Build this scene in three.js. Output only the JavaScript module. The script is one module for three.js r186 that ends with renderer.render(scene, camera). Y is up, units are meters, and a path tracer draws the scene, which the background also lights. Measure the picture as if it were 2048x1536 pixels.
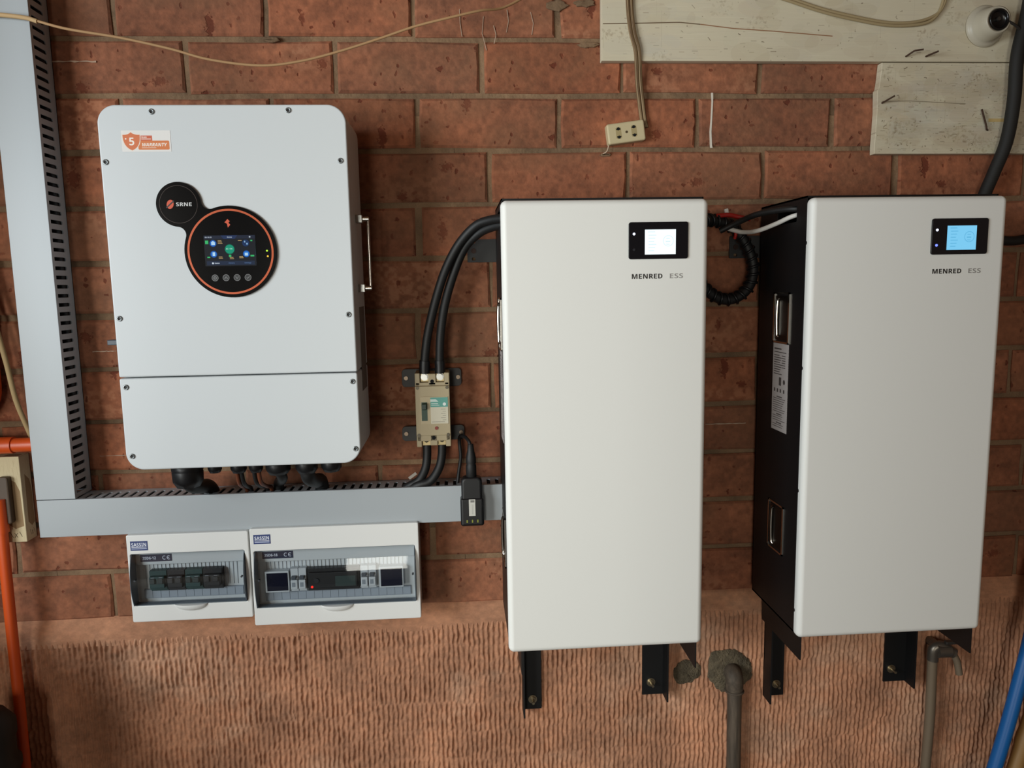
import * as THREE from 'three';
import { RoundedBoxGeometry } from 'three/addons/geometries/RoundedBoxGeometry.js';
import { TextGeometry } from 'three/addons/geometries/TextGeometry.js';
import { FontLoader } from 'three/addons/loaders/FontLoader.js';
import { RectAreaLightUniformsLib } from 'three/addons/lights/RectAreaLightUniformsLib.js';
import { mergeGeometries, toCreasedNormals } from 'three/addons/utils/BufferGeometryUtils.js';

// ---------------------------------------------------------------- camera, sky, lights, exposure
const scene = new THREE.Scene();
const camera = new THREE.PerspectiveCamera(54.24, 2048 / 1536, 0.05, 60);
camera.position.set(0, 1.601, 1.833);
camera.rotation.set(-0.1305, -0.0688, -0.0178, 'YXZ');
scene.add(camera);

const renderer = new THREE.WebGLRenderer();
renderer.toneMapping = THREE.LinearToneMapping;
renderer.toneMappingExposure = 1.1;
renderer.shadowMap.enabled = true;

const SKY = new THREE.Color(0.62, 0.75, 0.92);
scene.background = SKY;

RectAreaLightUniformsLib.init();
// daylight in the unglazed openings of the shed: a window and a wide bay in the side wall, a doorway behind the photographer
const SIDE = { x: -2.5, y0: 1.4, y1: 2.35, z0: 1.42, z1: 2.7 };
const BAY = { x: -2.5, y0: 0.25, y1: 2.2, z0: 2.9, z1: 3.86 };
const DOOR = { z: 6.2, x0: -1.6, x1: -0.6, y0: 0.0, y1: 2.1 };
const sideLight = new THREE.RectAreaLight(new THREE.Color(0.89, 0.98, 1.03), 14.5, SIDE.z1 - SIDE.z0, SIDE.y1 - SIDE.y0);
sideLight.name = 'side_window_daylight';
sideLight.position.set(SIDE.x + 0.01, (SIDE.y0 + SIDE.y1) / 2, (SIDE.z0 + SIDE.z1) / 2);
sideLight.lookAt(10, sideLight.position.y, sideLight.position.z);
scene.add(sideLight);
const bayLight = new THREE.RectAreaLight(new THREE.Color(0.985, 1.0, 0.95), 14.5, BAY.z1 - BAY.z0, BAY.y1 - BAY.y0);
bayLight.name = 'bay_daylight';
bayLight.position.set(BAY.x + 0.01, (BAY.y0 + BAY.y1) / 2, (BAY.z0 + BAY.z1) / 2);
bayLight.lookAt(10, bayLight.position.y, bayLight.position.z);
scene.add(bayLight);
const doorLight = new THREE.RectAreaLight(new THREE.Color(1.0, 0.97, 0.86), 9, DOOR.x1 - DOOR.x0, DOOR.y1 - DOOR.y0);
doorLight.name = 'doorway_daylight';
doorLight.position.set((DOOR.x0 + DOOR.x1) / 2, (DOOR.y0 + DOOR.y1) / 2, DOOR.z - 0.01);
doorLight.lookAt(doorLight.position.x, doorLight.position.y, -10);
scene.add(doorLight);

// ---------------------------------------------------------------- helpers
let seed = 7;
const rnd = () => { seed = (seed + 0x6d2b79f5) | 0; let t = Math.imul(seed ^ (seed >>> 15), 1 | seed); t = (t + Math.imul(t ^ (t >>> 7), 61 | t)) ^ t; return ((t ^ (t >>> 14)) >>> 0) / 4294967296; };
const rr = (a, b) => a + (b - a) * rnd();
const hash = (x, y) => { let h = Math.imul(x | 0, 374761393) + Math.imul(y | 0, 668265263); h = Math.imul(h ^ (h >>> 13), 1274126177); return ((h ^ (h >>> 16)) >>> 0) / 4294967296; };
function vn(x, y) {                                   // value noise, 0..1
  const ix = Math.floor(x), iy = Math.floor(y), fx = x - ix, fy = y - iy, u = fx * fx * (3 - 2 * fx), v = fy * fy * (3 - 2 * fy);
  const a = hash(ix, iy), b = hash(ix + 1, iy), c = hash(ix, iy + 1), d = hash(ix + 1, iy + 1);
  return a + (b - a) * u + (c - a) * v + (a - b - c + d) * u * v;
}
const fbm = (x, y, o = 4) => { let s = 0, a = 0.5, n = 0; for (let i = 0; i < o; i++) { s += a * vn(x, y); n += a; x = x * 2.03 + 17.1; y = y * 2.03 + 5.7; a *= 0.5; } return s / n; };
const clamp = (v, a = 0, b = 1) => Math.min(b, Math.max(a, v));
const smooth = (a, b, v) => { const t = clamp((v - a) / (b - a)); return t * t * (3 - 2 * t); };
const V = (x, y, z) => new THREE.Vector3(x, y, z);

function dataTex(w, h, fn, { srgb = true, repeat = true } = {}) {
  const d = new Uint8Array(w * h * 4);
  for (let j = 0; j < h; j++) for (let i = 0; i < w; i++) { const c = fn(i, j), k = (j * w + i) * 4; d[k] = clamp(c[0], 0, 255); d[k + 1] = clamp(c[1], 0, 255); d[k + 2] = clamp(c[2], 0, 255); d[k + 3] = 255; }
  const t = new THREE.DataTexture(d, w, h, THREE.RGBAFormat); t.magFilter = t.minFilter = THREE.LinearFilter;
  if (repeat) t.wrapS = t.wrapT = THREE.RepeatWrapping; if (srgb) t.colorSpace = THREE.SRGBColorSpace; t.needsUpdate = true; return t;
}
function canvasTex(w, h, draw, srgb = true) {
  const c = document.createElement('canvas'); c.width = w; c.height = h; const g = c.getContext('2d'); draw(g, w, h);
  const t = new THREE.CanvasTexture(c); if (srgb) t.colorSpace = THREE.SRGBColorSpace; return t;
}
const M = (color, roughness = 0.6, o = {}) => new THREE.MeshStandardMaterial({ color, roughness, ...o });
const P = (color, roughness, o = {}) => new THREE.MeshPhysicalMaterial({ color, roughness, ...o });

const used = new Map();
function numbered(n) { const k = used.get(n) ?? 0; used.set(n, k + 1); return k ? n + '_' + String(k).padStart(3, '0') : n; }
function prep(g) { g = g.index ? g.toNonIndexed() : g; for (const k of Object.keys(g.attributes)) if (!['position', 'normal', 'uv'].includes(k)) g.deleteAttribute(k); if (!g.attributes.uv) g.setAttribute('uv', new THREE.BufferAttribute(new Float32Array(g.attributes.position.count * 2), 2)); return g; }
function merged(list) { list = [].concat(list); return list.length === 1 ? list[0] : mergeGeometries(list.map(prep)); }
function mesh(name, geo, mat) { const m = new THREE.Mesh(merged(geo), mat); m.name = name; m.castShadow = m.receiveShadow = true; return m; }
function part(parent, name, geo, mat, pos) { const m = mesh(name, geo, mat); if (pos) m.position.set(...pos); parent.add(m); return m; }
function tag(o, label, category, group) { o.userData = { ...o.userData, label, category }; if (group) o.userData.group = group; return o; }
function thing(name, label, category, pos = [0, 0, 0], group) { const o = new THREE.Group(); o.name = numbered(name); o.position.set(...pos); scene.add(o); return tag(o, label, category, group); }
function single(name, label, category, geo, mat, group) { const m = mesh(numbered(name), geo, mat); scene.add(m); return tag(m, label, category, group); }
function struct(name, geo, mat) { const m = mesh(name, geo, mat); m.userData.kind = 'structure'; scene.add(m); return m; }
function structGroup(name, pos = [0, 0, 0]) { const g = new THREE.Group(); g.name = name; g.position.set(...pos); g.userData.kind = 'structure'; scene.add(g); return g; }

const at = (g, x = 0, y = 0, z = 0, rx = 0, ry = 0, rz = 0) => { if (rx) g.rotateX(rx); if (ry) g.rotateY(ry); if (rz) g.rotateZ(rz); return g.translate(x, y, z); };
const box = (x0, x1, y0, y1, z0, z1) => at(new THREE.BoxGeometry(x1 - x0, y1 - y0, z1 - z0), (x0 + x1) / 2, (y0 + y1) / 2, (z0 + z1) / 2);
const rbox = (x0, x1, y0, y1, z0, z1, r = 0.002, s = 2) => at(new RoundedBoxGeometry(x1 - x0, y1 - y0, z1 - z0, s, r), (x0 + x1) / 2, (y0 + y1) / 2, (z0 + z1) / 2);
const cyl = (r0, r1, h, n = 20) => new THREE.CylinderGeometry(r0, r1, h, n);             // along y, r0 on top
const cylZ = (x, y, z0, z1, r, n = 20, r2 = r) => at(new THREE.CylinderGeometry(r, r2, z1 - z0, n), x, y, (z0 + z1) / 2, Math.PI / 2);   // r in front
const cylX = (x0, x1, y, z, r, n = 20, r2 = r) => at(new THREE.CylinderGeometry(r2, r, x1 - x0, n), (x0 + x1) / 2, y, z, 0, 0, Math.PI / 2);
const curve = (pts, t = 0.5) => new THREE.CatmullRomCurve3(pts.map((p) => V(...p)), false, 'catmullrom', t);
const tube = (pts, r, n = 48, k = 12, t = 0.5) => {
  const c = curve(pts, t), g = new THREE.TubeGeometry(c, n, r, k, false), caps = [];
  for (const u of [0, 1]) { const p = c.getPoint(u), d = c.getTangent(u).multiplyScalar(u ? 1 : -1), q = new THREE.Quaternion().setFromUnitVectors(V(0, 0, 1), d); const cap = new THREE.CircleGeometry(r, k); cap.applyQuaternion(q); cap.translate(p.x, p.y, p.z); caps.push(cap); }
  return merged([g, ...caps]);
};
function rrect(w, h, r, cx = 0, cy = 0, P2 = THREE.Shape) {           // r: number or [bl, br, tr, tl]
  const [a, b, c, d] = Array.isArray(r) ? r : [r, r, r, r], x0 = cx - w / 2, x1 = cx + w / 2, y0 = cy - h / 2, y1 = cy + h / 2, s = new P2();
  s.moveTo(x0 + a, y0); s.lineTo(x1 - b, y0); if (b) s.absarc(x1 - b, y0 + b, b, -Math.PI / 2, 0); s.lineTo(x1, y1 - c); if (c) s.absarc(x1 - c, y1 - c, c, 0, Math.PI / 2);
  s.lineTo(x0 + d, y1); if (d) s.absarc(x0 + d, y1 - d, d, Math.PI / 2, Math.PI); s.lineTo(x0, y0 + a); if (a) s.absarc(x0 + a, y0 + a, a, Math.PI, Math.PI * 1.5); return s;
}
const extrude = (shape, depth, bevel = 0, segs = 2, curveSegments = 12) => { const g = new THREE.ExtrudeGeometry(shape, { depth: depth - 2 * bevel, bevelEnabled: bevel > 0, bevelThickness: bevel, bevelSize: bevel, bevelOffset: -bevel, bevelSegments: segs, curveSegments }); g.translate(0, 0, bevel); return g; };
const plane = (w, h, x = 0, y = 0, z = 0) => at(new THREE.PlaneGeometry(w, h), x, y, z);
const sticker = (x0, x1, y0, y1, z, t = 0.0006) => box(x0, x1, y0, y1, z, z + t);       // its front face wears the print
const lathe = (pts, n = 28) => new THREE.LatheGeometry(pts.map((p) => new THREE.Vector2(...p)), n);

const fontBold = await new FontLoader().loadAsync('fonts/droid/droid_sans_bold.typeface.json');
const text = (s, h, x, y, z, spread = 1) => { const g = new TextGeometry(s, { font: fontBold, size: h, depth: 0.0004, curveSegments: 4, bevelEnabled: false }); g.scale(spread, 1, 1); return g.translate(x, y, z); };

// ---------------------------------------------------------------- shared textures and materials
const brickMap = (() => {
  const W = 2048, H = 1024, S = 1.5 / 2048;             // 1.5 m x 0.75 m
  const pits = []; for (let i = 0; i < 460; i++) { const big = rnd() < 0.1; pits.push([rnd() * W, rnd() * H, big ? rr(9, 26) : rr(2.5, 8), rr(0.35, 1), rr(0.6, 1.6)]); }
  const dark = new Float32Array(W * H);
  for (const [px, py, r, s, e] of pits) for (let j = -Math.ceil(r * 1.8); j <= r * 1.8; j++) for (let i = -Math.ceil(r * 1.8); i <= r * 1.8; i++) {
    const x = (Math.round(px) + i + W) % W, y = (Math.round(py) + j + H) % H, d = Math.hypot(i * e, j / e) / r + (fbm(x * 0.16, y * 0.16, 3) - 0.5) * 1.5;
    if (d < 1) dark[y * W + x] = Math.max(dark[y * W + x], s * smooth(1, 0.55, d));
  }
  const col = dataTex(W, H, (i, j) => {
    const x = i * S, y = j * S, a = fbm(x * 9, y * 12, 4), b = fbm(x * 90, y * 90, 3), c = fbm(x * 3 + 40, y * 5, 4), g = hash(i, j), st = fbm(x * 14 + 9, y * 70, 3), d = dark[j * W + i];
    let k = 0.78 + 0.30 * a + 0.30 * (b - 0.5) + 0.07 * (g - 0.5) + 0.10 * (st - 0.5);
    let r = 158 * k, gg = 100 * k, bb = 71 * k;
    const pale = smooth(0.56, 0.74, c) * smooth(0.42, 0.62, b) * 0.45; r += (176 - r) * pale; gg += (128 - gg) * pale; bb += (98 - bb) * pale;
    const dust = smooth(0.5, 0.72, fbm(x * 5 + 3, y * 8 + 70, 4)) * 0.3; r += (128 - r) * dust; gg += (94 - gg) * dust; bb += (68 - bb) * dust;
    r += (100 - r) * d * 0.8; gg += (44 - gg) * d * 0.8; bb += (25 - bb) * d * 0.8;
    return [r, gg, bb];
  });
  const bump = dataTex(W, H, (i, j) => { const x = i * S, y = j * S; const v = 140 + 90 * (fbm(x * 120, y * 120, 3) - 0.5) + 70 * (fbm(x * 18, y * 22, 3) - 0.5) - 120 * dark[j * W + i]; return [v, v, v]; }, { srgb: false });
  return { col, bump, w: 1.5, h: 0.75 };
})();
const mortarTex = (() => {
  const W = 1024, S = 1 / 1024;
  const col = dataTex(W, W, (i, j) => { const x = i * S, y = j * S, k = 0.72 + 0.5 * fbm(x * 16, y * 16, 5) + 0.12 * (hash(i, j) - 0.5); return [132 * k, 106 * k, 80 * k]; });
  const bump = dataTex(W, W, (i, j) => { const v = 255 * fbm(i * S * 60, j * S * 60, 4); return [v, v, v]; }, { srgb: false });
  return { col, bump };
})();
const brickTints = [[1, 1, 1], [0.94, 0.9, 0.9], [1.06, 1.0, 0.97], [0.9, 0.9, 0.92], [1.0, 0.93, 0.88], [0.97, 1.0, 1.03]].map((c) => M(new THREE.Color(...c), 0.92, { map: brickMap.col, bumpMap: brickMap.bump, bumpScale: 0.003 }));
const mortarMat = M(0xffffff, 0.95, { map: mortarTex.col, bumpMap: mortarTex.bump, bumpScale: 0.004 });
const plasterTex = dataTex(2048, 512, (i, j) => { const x = i / 512, y = j / 512, k = 0.74 + 0.34 * fbm(x * 10, y * 10, 5) + 0.2 * (fbm(x * 110, y * 110, 3) - 0.5) + 0.06 * (hash(i, j) - 0.5), p = smooth(0.6, 0.75, fbm(x * 5 + 4, y * 6 + 30, 5)) * 0.25; return [(198 + 20 * p) * k, (142 + 50 * p) * k, (108 + 60 * p) * k]; });
const plasterMat = M(0xffffff, 0.93, { map: plasterTex });
const plasterFine = M(0xffffff, 0.93, { map: plasterTex, bumpMap: mortarTex.bump, bumpScale: 0.003 });
const powder = dataTex(256, 256, (i, j) => { const v = 128 + 60 * (fbm(i * 0.25, j * 0.25, 2) - 0.5); return [v, v, v]; }, { srgb: false });
const white = P(0xd4d9da, 0.42, { clearcoat: 0.15, clearcoatRoughness: 0.5 });
const whiteCab = P(0xeeeee8, 0.5, {});
const whiteAbs = P(0xe8e8e4, 0.35, { clearcoat: 0.2, clearcoatRoughness: 0.3 });
const blackSteel = M(0x0b0b0c, 0.5, {});
const blackPlastic = M(0x131315, 0.42);
const blackGloss = P(0x0c0d10, 0.12, { clearcoat: 1, clearcoatRoughness: 0.05 });
const rubber = M(0x151515, 0.55);
const greyPvc = P(0xa9afb2, 0.38, {});
const paintedHoleShade = M(0x0a0a0a, 0.9);  // flat dark colour standing in for the shade inside holes
const steel = M(0xa8a8a4, 0.3, { metalness: 1 });
const chrome = M(0xd8d2c8, 0.14, { metalness: 1 });
const brass = M(0xb9ad94, 0.35, { metalness: 1 });
const tin = M(0xb7a67e, 0.45, { metalness: 0.9 });
const rust = M(0x4a3426, 0.8, { metalness: 0.3 });
const orange = P(0xd8551e, 0.4, {});
const beigeCord = M(0xbfa678, 0.7);

// ---------------------------------------------------------------- the room
const BED = (k) => 2.17 - 0.125 * k;                    // height of the bed joint under brick course k - 1
const XL = SIDE.x, XR = 2.3, ZR = DOOR.z, CEIL = 2.95;
const roomPlaster = M(0x6e5747, 0.95), concrete = M(0x5c5650, 0.95), boardsCeil = M(0x6b4a30, 0.85);
struct('floor', box(XL - 0.3, XR + 0.3, -0.15, 0, -0.3, ZR + 0.3), concrete);
struct('ceiling', box(XL - 0.3, XR + 0.3, CEIL, CEIL + 0.12, -0.3, ZR + 0.3), boardsCeil);
struct('wall_right', box(XR, XR + 0.2, 0, CEIL, 0, ZR), roomPlaster);
{ const a = XL - 0.2, b = XL;
  const pieces = [box(a, b, 0, CEIL, 0, SIDE.z0), box(a, b, 0, CEIL, SIDE.z1, BAY.z0), box(a, b, 0, CEIL, BAY.z1, ZR)];
  for (const o of [SIDE, BAY]) pieces.push(box(a, b, 0, o.y0, o.z0, o.z1), box(a, b, o.y1, CEIL, o.z0, o.z1));
  struct('wall_left', pieces, roomPlaster); }
struct('wall_rear', [box(XL, DOOR.x0, 0, CEIL, ZR, ZR + 0.2), box(DOOR.x1, XR, 0, CEIL, ZR, ZR + 0.2), box(DOOR.x0, DOOR.x1, DOOR.y1, CEIL, ZR, ZR + 0.2)], roomPlaster);

// unseen masonry added for its shade: pier thickened on top, column, low bench
struct('shade_pier', [box(-1.5, -1.24, 0, CEIL, 0.012, 0.13), box(-1.5, -1.24, 1.32, CEIL, 0.13, 0.36)], roomPlaster);  // added out of view to darken the wall left of the trunking
struct('shade_column', box(-0.98, -0.6, 0, CEIL, 1.95, 2.2), roomPlaster);  // added blocker, dims the bay daylight on the battery under the boards
struct('shade_bench', box(-2.4, -1.22, 0, 0.9, 0.26, 0.76), concrete);  // added out of view to shade the lower left plaster

// the brick wall, each brick a mesh over recessed mortar
const wall = structGroup('wall_back');
function uvMetres(g, sx, sy, ox = 0, oy = 0) { const p = g.attributes.position, uv = new Float32Array(p.count * 2); for (let i = 0; i < p.count; i++) { uv[2 * i] = (p.getX(i) + ox) / sx; uv[2 * i + 1] = (p.getY(i) + oy) / sy; } g.setAttribute('uv', new THREE.BufferAttribute(uv, 2)); return g; }
{
  const core = [box(XL - 0.3, XR + 0.3, 0, CEIL, -0.25, -0.007)].map((g) => uvMetres(prep(g), 1, 1));
  part(wall, 'mortar_bed', core, mortarMat);
}
function brickGeo(w, h) {                               // 40 triangles: front with worn edges, chamfer, sides
  const j = () => rr(-0.0022, 0.0022), b = 0.004, ring = [], outer = [];
  for (const [u, v] of [[0, 0], [0.5, 0], [1, 0], [1, 0.5], [1, 1], [0.5, 1], [0, 1], [0, 0.5]]) {
    const c = (u % 1 === 0 && v % 1 === 0) ? 1.6 : 1, x = (u - 0.5) * w + j(), y = (v - 0.5) * h + j();
    outer.push([x, y, -b - rr(0, 0.001)]);
    ring.push([x - Math.sign(u - 0.5) * b * c, y - Math.sign(v - 0.5) * b * c, rr(-0.0008, 0.0008)]);
  }
  const pos = [], tri = (a, c, d) => pos.push(...a, ...c, ...d), mid = [0, 0, rr(0, 0.0012)];
  for (let i = 0; i < 8; i++) {
    const k = (i + 1) % 8, A = ring[i], B = ring[k], C = outer[i], D = outer[k], E = [C[0], C[1], -0.05], F = [D[0], D[1], -0.05];
    tri(mid, A, B); tri(A, C, D); tri(A, D, B); tri(C, E, F); tri(C, F, D);
  }
  const g = new THREE.BufferGeometry(); g.setAttribute('position', new THREE.Float32BufferAttribute(pos, 3));
  uvMetres(g, brickMap.w, brickMap.h, 0.18 + rnd() * 1.13, 0.07 + rnd() * 0.6); return toCreasedNormals(g, 0.5);
}
const ROWX = { '-3': -0.085, '-2': 0.075, '-1': -0.085, 0: 0.066, 1: -0.086, 2: 0.08, 3: -0.092, 4: 0.081, 5: -0.1, 6: 0.08, 7: -0.09, 8: -0.205, 9: -0.08, 10: -0.2 };
const L = 0.3355, JOINT = 0.0125;
for (let row = -3; row <= 10; row++) {
  const y0 = BED(row + 1) + JOINT * 0.5, y1 = BED(row) - JOINT * 0.5;
  for (let n = -5; n <= 5; n++) {
    const x0 = ROWX[row] + n * L + rr(-0.003, 0.003), x1 = x0 + L - JOINT + rr(-0.002, 0.002);
    if (x1 < -1.62 || x0 > 1.85) continue;
    const m = part(wall, 'brick', brickGeo(x1 - x0, y1 - y0 + rr(-0.0015, 0.0015)), brickTints[Math.floor(rnd() * 6)], [(x0 + x1) / 2 + JOINT * 0.5, (y0 + y1) / 2, rr(-0.0015, 0.0015)]);
    m.rotation.z = rr(-0.003, 0.003); m.rotation.x = rr(-0.006, 0.006); m.rotation.y = rr(-0.003, 0.003);
  }
}
// white paint drips and scraped lines on the bricks
const paintMat = M(0xd8cfc0, 0.8), scrapeMat = M(0xb59a84, 0.9);
const strip = (pts, w, z, m, name) => { const s = []; for (let i = 0; i < pts.length; i++) s.push([pts[i][0] - w * rr(0.35, 0.6), pts[i][1]]); for (let i = pts.length - 1; i >= 0; i--) s.push([pts[i][0] + w * rr(0.35, 0.6), pts[i][1]]); const sh = new THREE.Shape(s.map((p) => new THREE.Vector2(...p))); part(wall, name, at(extrude(sh, 0.0015), 0, 0, z), m); };
const stripH = (x0, x1, y, w, z, m, name) => { const a = [], b = []; for (let i = 0; i <= 12; i++) { const x = x0 + (x1 - x0) * i / 12; a.push(new THREE.Vector2(x, y + w * rr(0.1, 0.6))); b.unshift(new THREE.Vector2(x, y - w * rr(0.1, 0.6))); } part(wall, name, at(extrude(new THREE.Shape([...a, ...b]), 0.0015), 0, 0, z), m); };
strip([[0.6185, 2.05], [0.6195, 2.03], [0.618, 1.99], [0.616, 1.96], [0.618, 1.93], [0.619, 1.922]], 0.005, 0.001, paintMat, 'paint_drip');
stripH(-0.91, -0.80, 2.118, 0.004, 0.001, scrapeMat, 'scrape_mark');
stripH(-0.865, -0.81, 1.464, 0.003, 0.001, scrapeMat, 'scrape_mark');
stripH(-0.87, -0.79, 1.212, 0.002, 0.001, scrapeMat, 'scrape_mark');
stripH(0.615, 0.72, 1.244, 0.003, 0.001, scrapeMat, 'scrape_mark');
for (const [x, y, h] of [[0.02, 2.235, 0.06], [0.075, 2.22, 0.075], [0.098, 2.2, 0.04], [0.13, 2.235, 0.05], [0.185, 2.23, 0.05]]) strip([[x, y], [x + rr(-0.004, 0.006), y - h * 0.5], [x + rr(-0.004, 0.008), y - h]], 0.0018, 0.001, scrapeMat, 'scrape_mark');
// mortar crumbs squeezed out of the joints
const crumb = (x, y, w, h) => { const s = []; for (let i = 0; i < 14; i++) { const a = i / 14 * Math.PI * 2; s.push(new THREE.Vector2(x + Math.cos(a) * w * rr(0.7, 1.1), y + Math.sin(a) * h * rr(0.6, 1.1))); } part(wall, 'mortar_lump', at(uvMetres(prep(extrude(new THREE.Shape(s), 0.007, 0.003)), 1, 1), 0, 0, -0.001), mortarMat); };
crumb(0.318, 2.158, 0.028, 0.008); crumb(0.36, 1.907, 0.016, 0.005); crumb(0.245, 2.245, 0.03, 0.014); crumb(0.31, 2.25, 0.03, 0.01); crumb(-0.41, 2.166, 0.022, 0.007);

// smooth ledge and the combed plaster under it
{
  const N = 140, pos = []; const prof = [[-0.006, 0.806], [-0.001, 0.8], [0.004, 0.79], [0.009, 0.772], [0.012, 0.757], [0.011, 0.735]];
  const pt = (i, k) => { const x = XL + (XR - XL) * i / N, w = (fbm(x * 5, k * 0.7, 3) - 0.5); return [x, prof[k][1] + w * (k < 3 ? 0.014 : 0.004), prof[k][0] + (fbm(x * 14, k, 2) - 0.5) * 0.003]; };
  for (let i = 0; i < N; i++) for (let k = 0; k < prof.length - 1; k++) { const a = pt(i, k), b = pt(i + 1, k), c = pt(i, k + 1), d = pt(i + 1, k + 1); pos.push(...a, ...c, ...b, ...b, ...c, ...d); }
  const g = new THREE.BufferGeometry(); g.setAttribute('position', new THREE.Float32BufferAttribute(pos, 3)); uvMetres(g, 5.5, 1, 2.7, 0);
  part(wall, 'mortar_ledge', toCreasedNormals(g, 1.2), plasterFine);
}
{
  const X0 = -1.55, X1 = 1.85, Y0 = 0.12, Y1 = 0.757, NX = 1900, NY = 150, pos = new Float32Array((NX + 1) * (NY + 1) * 3), uv = new Float32Array((NX + 1) * (NY + 1) * 2), idx = [];
  const PITCH = 0.0126;
  for (let j = 0; j <= NY; j++) for (let i = 0; i <= NX; i++) {
    const x = X0 + (X1 - X0) * i / NX, y = Y0 + (Y1 - Y0) * j / NY, k = j * (NX + 1) + i;
    const cell = Math.floor((x + 0.03 * vn(y * 9, 3)) / 0.21), ry = (y + 0.035 * hash(cell, 5) + 0.012 * vn(x * 14, 8)) / 0.078, row = Math.floor(ry), fy = ry - row;
    const ph = hash(row, cell + 11) * 0.45, wob = 0.005 * (fbm(x * 9 + row * 7, y * 11, 2) - 0.5) + 0.0045 * (vn(x * 85, y * 60 + row * 3) - 0.5);
    const s = 0.5 + 0.5 * Math.sin(((x + wob) / PITCH + ph) * Math.PI * 2);
    const rough = 0.45 + 0.75 * vn(x * 80, y * 75);
    const ridge = Math.pow(s, 1.2) * rough, amp = 0.0051 * (0.5 + 0.9 * fbm(x * 7, y * 9 + row, 2)) * (0.6 + 0.4 * smooth(0, 0.1, Math.min(fy, 1 - fy)));
    const grit = 0.0022 * (vn(x * 230, y * 160) - 0.5) + 0.002 * (vn(x * 100, y * 100) - 0.5);
    const top = smooth(0.757, 0.742, y + 0.006 * (vn(x * 80, 2) - 0.5));
    pos[3 * k] = x; pos[3 * k + 1] = y; pos[3 * k + 2] = 0.009 + 0.004 * (fbm(x * 2.5, y * 3, 2) - 0.5) + (ridge * amp + grit) * (0.15 + 0.85 * top);
    uv[2 * k] = (x + 2) / 4; uv[2 * k + 1] = y;
    if (i < NX && j < NY) { const a = k, b = k + 1, c = k + NX + 1, d = c + 1; idx.push(a, b, d, a, d, c); }
  }
  const g = new THREE.BufferGeometry(); g.setAttribute('position', new THREE.BufferAttribute(pos, 3)); g.setAttribute('uv', new THREE.BufferAttribute(uv, 2)); g.setIndex(idx); g.computeVertexNormals();
  const m = part(wall, 'combed_plaster', g, plasterMat); m.userData.label = 'combed plaster dado with vertical ridges';
}

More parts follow.
